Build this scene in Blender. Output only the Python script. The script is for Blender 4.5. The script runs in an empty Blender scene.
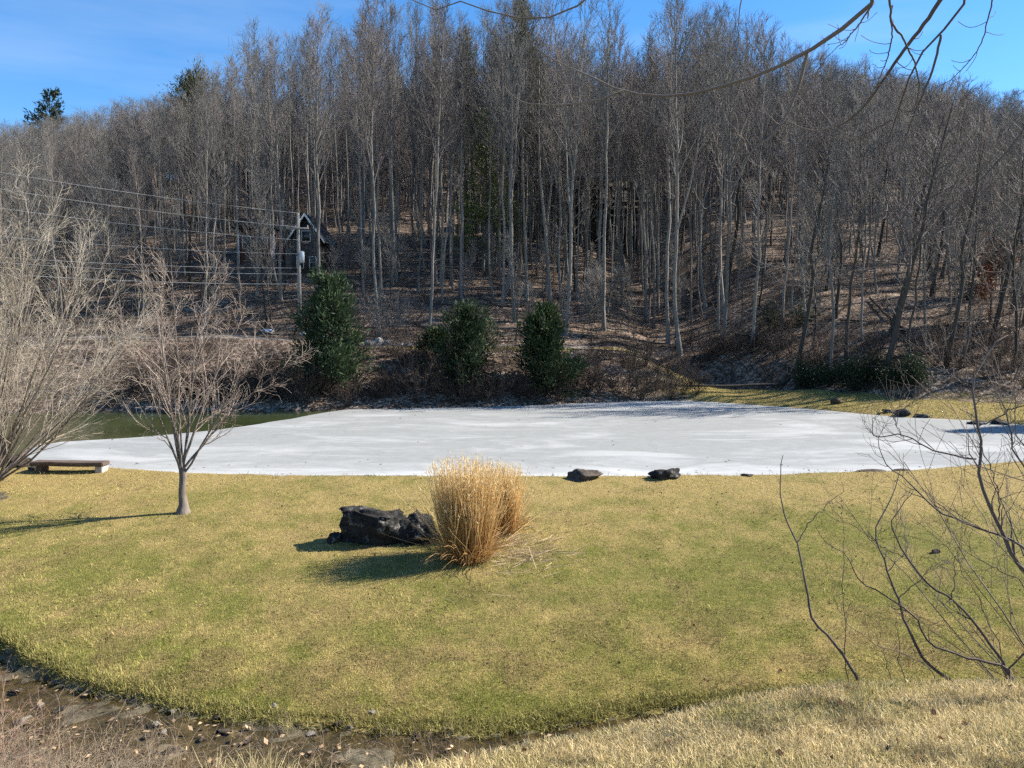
import bpy, math, random
import numpy as np
from mathutils import Vector, noise as mnoise

R = np.random.default_rng(7)
random.seed(7)
scene = bpy.context.scene
COL = scene.collection
rad = math.radians

# ------------------------------------------------------------------ camera helpers
F = 770.0
PITCH = rad(4.0)
EYE = np.array([0.0, 0.0, 5.0])

def ray(px, row):
    cx, cy, cz = (px - 512) / F, -(row - 384) / F, 1.0
    y = cz * math.cos(PITCH) + cy * math.sin(PITCH)
    z = -cz * math.sin(PITCH) + cy * math.cos(PITCH)
    return np.array([cx, y, z])

def at(px, row, y):
    d = ray(px, row)
    return EYE + d * (y / d[1])

def onz(px, row, z=0.0):
    d = ray(px, row)
    return EYE + d * ((z - EYE[2]) / d[2])

def project(p):
    d = np.asarray(p) - EYE
    cz = d[..., 1] * math.cos(PITCH) - d[..., 2] * math.sin(PITCH)
    cy = d[..., 1] * math.sin(PITCH) + d[..., 2] * math.cos(PITCH)
    return 512 + F * d[..., 0] / cz, 384 - F * cy / cz

# ------------------------------------------------------------------ noise
def _hash(ix, iy, seed):
    h = (ix.astype(np.int64) * 374761393 + iy.astype(np.int64) * 668265263 + seed * 974711) & 0x7fffffff
    h = ((h ^ (h >> 13)) * 1274126177) & 0x7fffffff
    h = (h ^ (h >> 16)) & 0xffff
    return h / 65535.0

def vnoise(x, y, seed=0):
    x = np.asarray(x, float); y = np.asarray(y, float)
    ix, iy = np.floor(x), np.floor(y)
    fx, fy = x - ix, y - iy
    fx = fx * fx * (3 - 2 * fx); fy = fy * fy * (3 - 2 * fy)
    a, b = _hash(ix, iy, seed), _hash(ix + 1, iy, seed)
    c, d = _hash(ix, iy + 1, seed), _hash(ix + 1, iy + 1, seed)
    return (a * (1 - fx) + b * fx) * (1 - fy) + (c * (1 - fx) + d * fx) * fy

def fbm(x, y, seed=0, oct=4):
    s, a, t = 0, 1.0, 0
    for i in range(oct):
        s = s + a * vnoise(np.asarray(x) * 2 ** i, np.asarray(y) * 2 ** i, seed + i * 17)
        t += a; a *= .5
    return s / t

def sstep(a, b, x):
    t = np.clip((np.asarray(x, float) - a) / (b - a), 0, 1)
    return t * t * (3 - 2 * t)

# ------------------------------------------------------------------ mesh helpers
def mesh_from(name, V, Q=None, T=None, smooth=True):
    V = np.asarray(V, np.float32).reshape(-1, 3)
    Q = np.zeros((0, 4), np.int32) if Q is None else np.asarray(Q, np.int32).reshape(-1, 4)
    T = np.zeros((0, 3), np.int32) if T is None else np.asarray(T, np.int32).reshape(-1, 3)
    me = bpy.data.meshes.new(name)
    me.vertices.add(len(V)); me.vertices.foreach_set('co', V.ravel())
    me.loops.add(len(Q) * 4 + len(T) * 3)
    me.loops.foreach_set('vertex_index', np.concatenate([Q.ravel(), T.ravel()]).astype(np.int32))
    me.polygons.add(len(Q) + len(T))
    ls = np.concatenate([np.arange(len(Q)) * 4, len(Q) * 4 + np.arange(len(T)) * 3]).astype(np.int32)
    me.polygons.foreach_set('loop_start', ls)
    me.update(calc_edges=True)
    if smooth: me.shade_smooth()
    return me

class MB:
    """collects geometry for ONE mesh"""
    def __init__(s): s.V = []; s.Q = []; s.T = []; s.n = 0
    def add(s, V, Q=None, T=None):
        V = np.asarray(V, float).reshape(-1, 3)
        if Q is not None and len(Q): s.Q.append(np.asarray(Q).reshape(-1, 4) + s.n)
        if T is not None and len(T): s.T.append(np.asarray(T).reshape(-1, 3) + s.n)
        s.V.append(V); s.n += len(V); return s
    def box(s, lo, hi, bev=0.0):
        x0, y0, z0 = lo; x1, y1, z1 = hi
        V = [(x0,y0,z0),(x1,y0,z0),(x1,y1,z0),(x0,y1,z0),(x0,y0,z1),(x1,y0,z1),(x1,y1,z1),(x0,y1,z1)]
        return s.add(V, [(0,3,2,1),(4,5,6,7),(0,1,5,4),(1,2,6,5),(2,3,7,6),(3,0,4,7)])
    def tubes(s, P, Rr, sides=5, cap=False):
        V, Q, T = tube_arrays(P, Rr, sides, cap)
        return s.add(V, Q, T)
    def mesh(s, name, smooth=True):
        V = np.concatenate(s.V) if s.V else np.zeros((0, 3))
        return mesh_from(name, V, np.concatenate(s.Q) if s.Q else None, np.concatenate(s.T) if s.T else None, smooth)

def tube_arrays(P, Rr, sides=5, cap=False):
    """P (B,N,3), Rr (B,N) -> verts, quads, tris"""
    P = np.asarray(P, float); Rr = np.asarray(Rr, float)
    if P.ndim == 2: P = P[None]; Rr = Rr[None]
    B, N, _ = P.shape
    tan = np.gradient(P, axis=1)
    tan /= np.linalg.norm(tan, axis=2, keepdims=True) + 1e-9
    ref = np.where(np.abs(tan[..., 2:3]) < .9, np.array([0, 0, 1.0]), np.array([1.0, 0, 0]))
    m = (np.abs(tan[:, :, 2]).mean(1) < .8)[:, None, None]
    ref = np.where(m, np.array([0, 0, 1.0]), np.array([1.0, 0, 0])) + np.zeros_like(tan)
    u = np.cross(tan, ref); u /= np.linalg.norm(u, axis=2, keepdims=True) + 1e-9
    v = np.cross(tan, u)
    a = np.arange(sides) * 2 * np.pi / sides
    V = P[:, :, None, :] + Rr[:, :, None, None] * (np.cos(a)[None, None, :, None] * u[:, :, None, :] + np.sin(a)[None, None, :, None] * v[:, :, None, :])
    idx = np.arange(B * N * sides).reshape(B, N, sides)
    nx = np.roll(idx, -1, axis=2)
    Q = np.stack([idx[:, :-1], nx[:, :-1], nx[:, 1:], idx[:, 1:]], -1).reshape(-1, 4)
    V = V.reshape(-1, 3); T = None
    if cap:
        n = len(V)
        V = np.concatenate([V, P[:, 0], P[:, -1]])
        c0 = n + np.arange(B); c1 = n + B + np.arange(B)
        T = np.concatenate([
            np.stack([idx[:, 0], np.repeat(c0[:, None], sides, 1), nx[:, 0]], -1).reshape(-1, 3),
            np.stack([nx[:, -1], np.repeat(c1[:, None], sides, 1), idx[:, -1]], -1).reshape(-1, 3)])
    return V, Q, T

def obj(name, me, mat=None, parent=None, loc=None, rot=None, scale=None):
    o = bpy.data.objects.new(name, me); COL.objects.link(o)
    if mat is not None and me is not None and not me.materials: me.materials.append(mat)
    if parent: o.parent = parent
    if loc is not None: o.location = loc
    if rot is not None: o.rotation_euler = rot
    if scale is not None: o.scale = scale if hasattr(scale, '__len__') else (scale,) * 3
    return o

def tag(o, label, cat=None, group=None, kind=None):
    o['label'] = label
    if cat: o['category'] = cat
    if group: o['group'] = group
    if kind: o['kind'] = kind
    return o

def thing(name, label, cat, loc=(0, 0, 0), rotz=0.0, group=None):
    o = obj(name, None, loc=loc, rot=(0, 0, rotz))
    return tag(o, label, cat, group)

def dup(root, loc, rot, scale):
    r = root.copy(); COL.objects.link(r)
    r.location = loc; r.rotation_euler = rot; r.scale = scale if hasattr(scale, '__len__') else (scale,) * 3
    for ch in root.children:
        c = ch.copy(); COL.objects.link(c); c.parent = r
    return r

def set_col(me, C, name='col'):
    a = me.attributes.new(name, 'FLOAT_COLOR', 'POINT')
    C = np.asarray(C, np.float32)
    if C.shape[1] == 3: C = np.concatenate([C, np.ones((len(C), 1), np.float32)], 1)
    a.data.foreach_set('color', C.ravel())

# ------------------------------------------------------------------ materials
class NT:
    def __init__(s, name):
        s.m = bpy.data.materials.new(name); s.m.use_nodes = True
        s.t = s.m.node_tree; s.b = s.t.nodes['Principled BSDF']; s.out = s.t.nodes['Material Output']
    def n(s, typ, **kw):
        nd = s.t.nodes.new(typ)
        for k, v in kw.items():
            if k.startswith('i_'):
                nd.inputs[k[2:].replace('_', ' ')].default_value = v
            else: setattr(nd, k, v)
        return nd
    def l(s, a, b): s.t.links.new(a, b)
    def pos(s):
        return s.n('ShaderNodeNewGeometry').outputs['Position']
    def objc(s):
        return s.n('ShaderNodeTexCoord').outputs['Object']
    def map(s, vec, scale):
        m = s.n('ShaderNodeMapping'); m.inputs['Scale'].default_value = scale; s.l(vec, m.inputs['Vector']); return m.outputs[0]
    def noise(s, vec, scale, detail=4, rough=.55, dist=0.0):
        nd = s.n('ShaderNodeTexNoise'); nd.inputs['Scale'].default_value = scale; nd.inputs['Detail'].default_value = detail
        nd.inputs['Roughness'].default_value = rough; nd.inputs['Distortion'].default_value = dist
        s.l(vec, nd.inputs['Vector']); return nd.outputs['Fac']
    def voro(s, vec, scale, out='Color'):
        nd = s.n('ShaderNodeTexVoronoi'); nd.inputs['Scale'].default_value = scale; s.l(vec, nd.inputs['Vector']); return nd.outputs[out]
    def ramp(s, fac, stops):
        r = s.n('ShaderNodeValToRGB'); e = r.color_ramp.elements
        while len(e) < len(stops): e.new(.5)
        for el, (p, c) in zip(e, stops):
            el.position = p; el.color = (*c, 1) if len(c) == 3 else c
        s.l(fac, r.inputs['Fac']); return r.outputs['Color']
    def mix(s, fac, a, b, typ='MIX'):
        m = s.n('ShaderNodeMix', data_type='RGBA', blend_type=typ)
        for sock, val in ((m.inputs[0], fac), (m.inputs[6], a), (m.inputs[7], b)):
            if hasattr(val, 'default_value') or hasattr(val, 'is_linked'): s.l(val, sock)
            else: sock.default_value = val if not isinstance(val, tuple) or len(val) == 4 else (*val, 1)
        return m.outputs[2]
    def math(s, op, a, b=0.0, clamp=False):
        m = s.n('ShaderNodeMath', operation=op); m.use_clamp = clamp
        for sock, val in ((m.inputs[0], a), (m.inputs[1], b)):
            if hasattr(val, 'is_linked'): s.l(val, sock)
            else: sock.default_value = val
        return m.outputs[0]
    def attr(s, name): return s.n('ShaderNodeAttribute', attribute_name=name)
    def rnd(s): return s.n('ShaderNodeObjectInfo').outputs['Random']
    def bump(s, h, dist=.02, strength=1.0):
        b = s.n('ShaderNodeBump'); b.inputs['Distance'].default_value = dist; b.inputs['Strength'].default_value = strength
        s.l(h, b.inputs['Height']); s.l(b.outputs[0], s.b.inputs['Normal']); return b
    def fin(s, col=None, rough=.8, spec=.3):
        if col is not None:
            if hasattr(col, 'is_linked'): s.l(col, s.b.inputs['Base Color'])
            else: s.b.inputs['Base Color'].default_value = (*col, 1)
        if hasattr(rough, 'is_linked'): s.l(rough, s.b.inputs['Roughness'])
        else: s.b.inputs['Roughness'].default_value = rough
        s.b.inputs['Specular IOR Level'].default_value = spec
        return s.m

def mat_bark(name, dark, light, vary=.35, scale=3.0):
    t = NT(name); p = t.objc()
    n1 = t.noise(t.map(p, (6, 6, .8)), scale, 5, .65)
    n2 = t.noise(p, .7, 3)
    c = t.ramp(n1, [(.3, dark), (.7, light)])
    c = t.mix(t.math('MULTIPLY', n2, .6), c, tuple(.5 * (a + b) for a, b in zip(dark, light)))
    r = t.rnd()
    c = t.mix(1.0, c, t.ramp(r, [(0, (1 - vary,) * 3), (.55, (1, 1, 1)), (1, (1 + vary * .5, 1 + vary * .4, 1 + vary * .3))]), 'MULTIPLY')
    t.bump(n1, .03, .6)
    return t.fin(c, .9, .15)

def mat_twig(name, a, b, vary=.3):
    t = NT(name)
    c = t.ramp(t.noise(t.objc(), .6, 3), [(.3, a), (.7, b)])
    c = t.mix(1.0, c, t.ramp(t.rnd(), [(0, (1 - vary, 1 - vary * .9, 1 - vary * .8)), (1, (1 + vary * .3, 1 + vary * .2, 1 + vary * .1))]), 'MULTIPLY')
    return t.fin(c, .85, .2)

def mat_simple(name, a, b, scale=6, rough=.8, bump=0.0, stretch=(1, 1, 1), spec=.3):
    t = NT(name); n = t.noise(t.map(t.objc(), stretch), scale, 5, .6)
    if bump: t.bump(n, bump, .8)
    return t.fin(t.ramp(n, [(.3, a), (.7, b)]), rough, spec)

def mat_attr(name, rough=.8, spec=.25, trans=0.0, var=0.0):
    t = NT(name); c = t.attr('col').outputs['Color']
    if var:
        c = t.mix(1.0, c, t.ramp(t.rnd(), [(0, (1 - var,) * 3), (1, (1 + var,) * 3)]), 'MULTIPLY')
    m = t.fin(c, rough, spec)
    if trans:
        tr = t.n('ShaderNodeBsdfTranslucent'); t.l(c, tr.inputs['Color'])
        mx = t.n('ShaderNodeMixShader'); mx.inputs[0].default_value = trans
        t.l(t.b.outputs[0], mx.inputs[1]); t.l(tr.outputs[0], mx.inputs[2]); t.l(mx.outputs[0], t.out.inputs['Surface'])
    return m

BARK_POPLAR = mat_bark('bark_pale_grey', (.065, .058, .05), (.31, .285, .25))
BARK_DARK = mat_bark('bark_dark', (.026, .022, .018), (.10, .087, .072))
TWIG = mat_twig('twig_grey_brown', (.128, .118, .105), (.22, .205, .186), .35)
TWIG_RED = mat_twig('twig_purplish', (.118, .098, .089), (.195, .168, .153), .3)
TWIG_PALE = mat_twig('twig_pale_tan', (.34, .285, .215), (.53, .455, .35), .1)
TWIG_SMALL = mat_twig('twig_lawn_tree', (.29, .22, .175), (.45, .365, .295), .1)
BARK_LAWN = mat_bark('bark_lawn_tree', (.07, .055, .043), (.27, .225, .185), .1)
STEM_DARK = mat_twig('stem_dark', (.055, .042, .036), (.22, .18, .155), .15)
BRUSH = mat_twig('brush_brown', (.048, .035, .027), (.115, .085, .066), .4)
BLADE = mat_attr('grass_blade', .7, .25, .25)
LEAF = mat_attr('leaf', .65, .2, .15, .25)

# ------------------------------------------------------------------ terrain shape
def poly_from_px(pts): return np.array([onz(a, b)[:2] for a, b in pts])

POND = np.concatenate([
    poly_from_px([(0, 468), (60, 470), (100, 471), (150, 474), (200, 476.5), (300, 478.5), (400, 479), (512, 479), (620, 478.5), (720, 478), (800, 477), (880, 475.5), (930, 473), (975, 470), (1024, 465.5)]),
    np.array([[22.5, 29.8], [27.5, 31.5], [31, 34.5], [32.0, 38.5]]),
    poly_from_px([(1024, 425), (990, 421.5), (955, 419.5), (900, 417), (860, 413.5), (800, 408), (740, 404), (690, 400.5), (640, 401), (590, 402.5), (540, 405), (480, 407), (400, 408.5), (330, 409.5), (260, 410.5), (170, 411), (90, 411.5)]),
    np.array([[-32, 46.5], [-37, 43], [-38, 36], [-33, 31], [-26, 28.6]])])

def sdf(px, py, poly):
    """signed distance, positive outside"""
    px = np.asarray(px, float); py = np.asarray(py, float)
    d = np.full(px.shape, 1e9); ins = np.zeros(px.shape, bool)
    n = len(poly)
    for i in range(n):
        ax, ay = poly[i]; bx, by = poly[(i + 1) % n]
        ex, ey = bx - ax, by - ay
        t = np.clip(((px - ax) * ex + (py - ay) * ey) / (ex * ex + ey * ey + 1e-12), 0, 1)
        d = np.minimum(d, np.hypot(px - ax - t * ex, py - ay - t * ey))
        c = ((ay > py) != (by > py)) & (px < (bx - ax) * (py - ay) / (by - ay + 1e-12) + ax)
        ins ^= c
    return np.where(ins, -d, d)

LZ = -1.05
_e = [(-60, 640), (0, 645), (30, 660), (70, 675), (130, 690), (190, 703), (240, 712), (330, 718), (400, 722), (480, 724), (560, 715), (640, 704), (740, 696), (830, 694), (1024, 690)]
_EP = np.array([onz(a, b, LZ)[:2] for a, b in _e]); _EP = _EP[np.argsort(_EP[:, 0])]
def y_edge(x):
    w = 0.10 * (fbm(np.asarray(x) * 1.7, np.asarray(x) * 0 + 3, 5) - .5) * 2
    return np.interp(x, _EP[:, 0], _EP[:, 1]) + w
_C = np.array([(-14, 2.6), (-6, 3.0), (-3, 3.8), (-1.15, 4.87), (-.44, 5.47), (.7, 6.15), (2.0, 6.75), (3.2, 7.0), (4.8, 7.2), (12, 7.8)])
def y_crest(x): return np.interp(x, _C[:, 0], _C[:, 1])
_FS = np.array([(-60, 46.8), (-32, 46.8)] + [tuple(onz(a, b)[:2]) for a, b in [(90, 411.5), (170, 411), (260, 410.5), (330, 409.5), (400, 408.5), (480, 407), (540, 405), (590, 402.5), (640, 401), (690, 400.5), (740, 404), (800, 408), (860, 413.5), (900, 417), (955, 419.5), (1024, 425)]] + [(45, 40), (80, 40)])
_FS = _FS[np.argsort(_FS[:, 0])]
def y_far(x): return np.interp(x, _FS[:, 0], _FS[:, 1])

def terrain(x, y):
    x = np.asarray(x, float); y = np.asarray(y, float)
    ye = y_edge(x); yc = y_crest(x)
    # lawn
    lawn = LZ + 1.24 * np.clip((y - 12.5) / 13.5, -.2, 1.1) ** 1.0
    lawn = np.where(y > 27.3, .20 + .2 * sstep(27, 45, y), lawn)
    lawn = lawn + .10 * (fbm(x * .25, y * .25, 11, 2) - .5) + .03 * (fbm(x * 1.6, y * 1.6, 12, 2) - .5)
    s = y - ye
    lip = np.where(s > 0, lawn - .06 * np.exp(-np.clip(s, 0, 9) / .12), lawn)
    bed = -1.215 + .20 * (fbm(x * 1.4, y * 1.4, 31, 4) - .45) + .09 * (fbm(x * 5, y * 5, 32, 3) - .5)
    yn = ye - 2.5
    zr0 = 3.16 + .20 * sstep(.5, 3.0, x)
    zc = zr0 - .24 * np.clip(yc, 0, 20)
    top = zr0 - .24 * np.clip(y, -3, 20)
    t = np.clip((y - yc) / np.maximum(yn - yc, .6), 0, 1)
    slope = zc + (-1.16 - zc) * (t ** .72)
    near = np.where(y < yc, top, slope) + .10 * (fbm(x * .8, y * .8, 41, 3) - .5)
    edge = np.clip(-s / .16, 0, 1)
    z = np.where(s >= 0, lip, lip * (1 - edge) + bed * edge)
    k = sstep(-.25, .35, yn - y)
    z = np.where(s < -.16, bed * (1 - k) + near * k, z)
    # far side
    yf = y_far(x); u = y - yf
    wr = sstep(8, 17, x)
    zr = 3.5 + 1.0 * sstep(-5, -22, x)
    bl = 7.0 + 2.0 * sstep(-5, -22, x)
    left = .12 + zr * (.5 * sstep(-2, bl, u) + .5 * np.clip(u / bl, 0, 1) ** .62) + .10 * np.clip(u - bl, 0, 4.5) / 4.5
    sl = .29 + .03 * np.cos(x / 40.0)
    v = np.clip(u - bl - 4.5, 0, None)
    left = left + sl * v
    rs = 10.0 - 2.5 * sstep(18, 30, x)
    right = .12 + .35 * sstep(0, rs, u) + 1.4 * sstep(rs, rs + 4, u) + .31 * np.clip(u - rs - 2.0, 0, None)
    far = left * (1 - wr) + right * wr
    far = np.minimum(far, 48 + 4 * np.exp(-((x - 20) / 70) ** 2) - 6 * sstep(-40, -150, x)) - .3 * np.clip(y - 212, 0, None)
    amp = sstep(2, 10, u)
    far = far + amp * (1.6 * (fbm(x * .06, y * .10, 51, 3) - .5) + .5 * (fbm(x * .35, y * .5, 52, 3) - .5))
    far = far + .12 * (fbm(x * 1.3, y * 1.3, 53, 2) - .5) * sstep(0, 3, u)
    w = sstep(35, 42, y)
    z = z * (1 - w) + far * w
    d = sdf(x, y, POND)
    jag = .35 * (fbm(x * .9, y * .9, 61, 3) - .5)
    d2 = d + jag
    shore = np.where(d2 > 0, .03 + .55 * d2, np.maximum(.03 + .6 * d2, -.8))
    z = np.where(y > 20, np.minimum(z, shore), z)
    return z

def tz(x, y): return float(terrain(np.array([x]), np.array([y]))[0])

def ground_at(px, row, y0=4.0, y1=220.0):
    """first hit of the view ray with the terrain"""
    d = ray(px, row); ys = np.linspace(y0, y1, 4000)
    P = EYE[None] + d[None] * (ys / d[1])[:, None]
    h = terrain(P[:, 0], P[:, 1]); i = np.argmax(P[:, 2] < h)
    return P[i]

def green(x, y):
    g = fbm(x * .22, y * .30, 71, 4) * .50 + fbm(x * 1.5, y * 1.5, 72, 5) * .60 + fbm(x * 4.5, y * 3.0, 73, 3) * .34 - .24
    g = g + .10 * np.exp(-np.abs(y - y_edge(x) - .5) / .5) - .22 * sstep(20, 24.5, y) + .20 * np.exp(-(((x - 10) / 4) ** 2 + ((y - 19.5) / 4) ** 2)) + .12 * np.exp(-(((x + 9) / 4) ** 2 + ((y - 17) / 2.5) ** 2))
    return .08 + .84 * np.clip((g - .30) / .40, 0, 1)

# ---- the ground sheet
def growax(start, step, end, ratio):
    out = []; p = start; s = step
    while p < end: s *= ratio; p += s; out.append(p)
    return out
xs_in = np.arange(-17, 17.01, .2); xo = growax(17, .2, 240, 1.045)
XS = np.array([-a for a in reversed(xo)] + list(xs_in) + xo)
YS = np.array([-60, -45, -32, -22, -15, -10] + list(np.arange(-7, 3, .5)) + list(np.arange(3, 28.5, .14)) + list(np.arange(28.5, 45, .5)) + list(np.arange(45, 72, .35)) + list(np.arange(72, 130, 1.1)) + list(np.arange(130, 300, 3.5)))
GX, GY = np.meshgrid(XS, YS)
GZ = terrain(GX, GY)
ny, nx = GX.shape
idx = np.arange(nx * ny).reshape(ny, nx)
Q = np.stack([idx[:-1, :-1], idx[:-1, 1:], idx[1:, 1:], idx[1:, :-1]], -1).reshape(-1, 4)
me = mesh_from('ground', np.stack([GX, GY, GZ], -1).reshape(-1, 3), Q)
u = GY - y_far(GX); wr = sstep(8, 17, GX)
bl = 7.0 + 2.0 * sstep(-5, -22, GX); rs = 10.0 - 2.5 * sstep(18, 30, GX)
s = GY - y_edge(GX)
lawn = np.where(GY < 38, (s > -.08) * 1.0, 0)
lawn = np.maximum(lawn, (GY > 36) * wr * sstep(rs + .6, rs - .6, u) * (u < 14))
verge = (1 - wr) * np.exp(-((u - bl - .2) / .7) ** 2) * (GY > 36) * (GX > -16)
lawn = np.maximum(lawn, verge * .9)
nearb = (GY < y_crest(GX) + .6) * 1.0
mud = np.where((s <= -.08) & (GY > y_crest(GX) + .6) & (GY < 30), 1.0, 0)
mud = np.maximum(mud, np.exp(-(((GX + 16.3) / 1.3) ** 2 + ((GY - 22.6) / 1.4) ** 2) * 1.2) > .45)
dP = sdf(GX, GY, POND); mud = np.maximum(mud, np.exp(-(dP / .28) ** 2) * .75 * (GY < 40))
road = (1 - wr) * sstep(bl + .7, bl + 1.1, u) * sstep(bl + 4.4, bl + 4.0, u) * (GY > 40)
set_col(me, np.stack([np.maximum(lawn, nearb).ravel(), mud.ravel(), road.ravel()], 1), 'zone')
set_col(me, np.stack([green(GX, GY).ravel(), nearb.ravel(), GX.ravel() * 0], 1), 'turf')

t = NT('ground'); p = t.pos()
sep = t.n('ShaderNodeSeparateColor'); t.l(t.attr('zone').outputs['Color'], sep.inputs[0])
tur = t.n('ShaderNodeSeparateColor'); t.l(t.attr('turf').outputs['Color'], tur.inputs[0])
fine = t.noise(p, 45, 3, .7); mid = t.noise(p, 5, 4, .6); big = t.noise(p, .35, 3)
turf = t.mix(t.math('ADD', tur.outputs[0], t.math('MULTIPLY', t.math('SUBTRACT', mid, .5), .9), True), (.33, .25, .105), (.155, .155, .04))
turf = t.mix(1.0, turf, t.ramp(fine, [(.25, (.35, .33, .3)), (.65, (1.15, 1.12, 1.05))]), 'MULTIPLY')
turf = t.mix(t.math('MULTIPLY', t.ramp(t.noise(p, 1.3, 5, .7), [(.60, (0, 0, 0)), (.72, (1, 1, 1))]), .45), turf, (.13, .09, .05))
leafc = t.voro(p, 7.0); sl = t.n('ShaderNodeSeparateColor'); t.l(leafc, sl.inputs[0])
lit = t.ramp(t.math('MULTIPLY', t.math('ADD', sl.outputs[0], t.noise(p, 1.2, 5, .65)), .55), [(.12, (.032, .022, .015)), (.4, (.098, .066, .045)), (.6, (.180, .127, .090)), (.82, (.42, .33, .255))])
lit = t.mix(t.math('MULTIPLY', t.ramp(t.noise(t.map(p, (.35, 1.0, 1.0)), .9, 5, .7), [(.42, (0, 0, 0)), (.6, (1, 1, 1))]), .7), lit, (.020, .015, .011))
mudc = t.ramp(t.noise(p, 3.0, 6, .7), [(.3, (.04, .034, .021)), (.5, (.11, .092, .056)), (.66, (.19, .16, .105)), (.78, (.34, .30, .22))])
roadc = t.ramp(t.noise(p, 2.5, 5), [(.3, (.17, .14, .115)), (.7, (.27, .23, .19))])
edge = t.math('MULTIPLY', t.math('SUBTRACT', t.noise(p, 2.2, 4), .5), .7)
mk = lambda o: t.ramp(t.math('ADD', o, edge), [(.42, (0, 0, 0)), (.58, (1, 1, 1))])
c = t.mix(mk(sep.outputs[0]), lit, turf)
c = t.mix(mk(sep.outputs[1]), c, mudc)
c = t.mix(mk(sep.outputs[2]), c, roadc)
h = t.math('ADD', t.math('MULTIPLY', fine, .5), t.math('ADD', mid, t.math('MULTIPLY', sl.outputs[1], .6)))
t.bump(h, .05, .9)
GROUND = t.fin(c, .95, .1)
g = obj('ground', me, GROUND); tag(g, 'sloping winter lawn, stream bank and leaf covered hillside', kind='structure')

# ------------------------------------------------------------------ pond
def ngon(name, poly, z, th=0.0):
    me = bpy.data.meshes.new(name)
    V = [(a, b, z) for a, b in poly]; n = len(V); Fc = [tuple(range(n))]
    if th:
        V += [(a, b, z - th) for a, b in poly]
        Fc += [(i, n + i, n + (i + 1) % n, (i + 1) % n) for i in range(n)]
    me.from_pydata(V, [], Fc); me.update(); return me

def expand(poly, d):
    P = np.asarray(poly); c = P.mean(0); v = P - c
    return c + v * (1 + d / np.linalg.norm(v, axis=1, keepdims=True))

t = NT('pond_water'); p = t.pos()
t.bump(t.noise(t.map(p, (1, 2, 1)), 1.5, 3), .01, .35)
WATER = t.fin(t.ramp(t.noise(p, .2, 3), [(.3, (.030, .040, .012)), (.7, (.050, .062, .020))]), .12, .5)
o = obj('pond_water', ngon('pond_water', expand(POND, .6), -.045), WATER)
tag(o, 'dark green open water along the pond shore by the driveway', kind='structure')

ice_poly = np.concatenate([
    poly_from_px([(8, 468), (60, 470), (100, 471), (150, 474), (200, 476.5), (300, 478.5), (400, 479), (512, 479), (620, 478.5), (720, 478), (800, 477), (880, 475.5), (930, 473), (975, 470), (1024, 465.5)]) + np.array([0, -.5]),
    np.array([[22.5, 29.4], [28, 31], [31.5, 34.2], [32.6, 38.5]]),
    poly_from_px([(1024, 425), (990, 421.5), (955, 419.5), (900, 417), (860, 413.5), (800, 408), (740, 404), (690, 400.5), (640, 401), (590, 402.5), (540, 405), (480, 407)]) + np.array([0, .6]),
    poly_from_px([(400, 408.2), (350, 408.8), (322, 413), (300, 417), (260, 424), (215, 430), (175, 434.5), (140, 437), (100, 439.5), (60, 442), (38, 446), (22, 452), (12, 460)])])
# resample and ring-mesh it so that the rim can be told from the middle
def resample(P, step):
    out = []
    for i in range(len(P)):
        a, b = P[i], P[(i + 1) % len(P)]; k = max(1, int(np.linalg.norm(b - a) / step))
        for j in range(k): out.append(a + (b - a) * j / k)
    return np.array(out)
ip = resample(ice_poly, .8)
ip = ip + (np.stack([fbm(ip[:, 0] * .6, ip[:, 1] * .6, 81), fbm(ip[:, 0] * .6, ip[:, 1] * .6, 82)], 1) - .5) * .5
me = ngon('pond_ice', ip, 0.0, .04)
o = obj('pond_ice', me); tag(o, 'grey white sheet of ice over most of the pond', kind='structure')
t = NT('ice'); p = t.pos()
st = t.noise(t.map(p, (.45, 1.0, 1.0)), .38, 7, .62, .8)
st2 = t.noise(t.map(p, (.16, 1.0, 1.0)), 1.1, 5, .6, .2)
bg = t.noise(p, .09, 3)
vein = t.ramp(t.noise(t.map(p, (.5, 1.0, 1.0)), 2.2, 6, .75, .6), [(.58, (0, 0, 0)), (.68, (1, 1, 1))])
f1 = t.ramp(t.math('ADD', t.math('MULTIPLY', st, .7), t.math('MULTIPLY', bg, .3)), [(.50, (0, 0, 0)), (.62, (1, 1, 1))])
f2 = t.ramp(st2, [(.56, (0, 0, 0)), (.66, (1, 1, 1))])
sx = t.n('ShaderNodeSeparateXYZ'); t.l(p, sx.inputs[0])
rim = t.ramp(t.math('ADD', t.math('DIVIDE', t.math('SUBTRACT', sx.outputs[1], 25.5), 6.0), t.math('MULTIPLY', t.math('SUBTRACT', st, .5), 1.6)), [(.05, (1, 1, 1)), (.5, (0, 0, 0))])
rimf = t.ramp(t.math('ADD', t.math('DIVIDE', t.math('SUBTRACT', sx.outputs[1], 46.5), 5.0), t.math('MULTIPLY', t.math('SUBTRACT', st, .5), 2.6)), [(.25, (0, 0, 0)), (.9, (1, 1, 1))])
fac = t.math('MAXIMUM', t.math('MAXIMUM', t.math('MAXIMUM', t.math('MULTIPLY', f1, .50), t.math('MULTIPLY', f2, .2)), t.math('MULTIPLY', vein, .35)), t.math('MAXIMUM', t.math('MULTIPLY', rim, .85), t.math('MULTIPLY', rimf, .55)))
base = t.ramp(t.noise(p, 1.6, 5, .7), [(.3, (.265, .268, .253)), (.7, (.310, .313, .296))])
c = t.mix(fac, base, (.54, .54, .52))
cr_ = t.n('ShaderNodeTexVoronoi', feature='DISTANCE_TO_EDGE'); cr_.inputs['Scale'].default_value = .16
wv = t.n('ShaderNodeMix', data_type='RGBA', blend_type='ADD'); wv.inputs[0].default_value = 1.0; nv = t.n('ShaderNodeTexNoise'); nv.inputs['Scale'].default_value = .5; nv.inputs['Detail'].default_value = 5; t.l(p, nv.inputs['Vector'])
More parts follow.
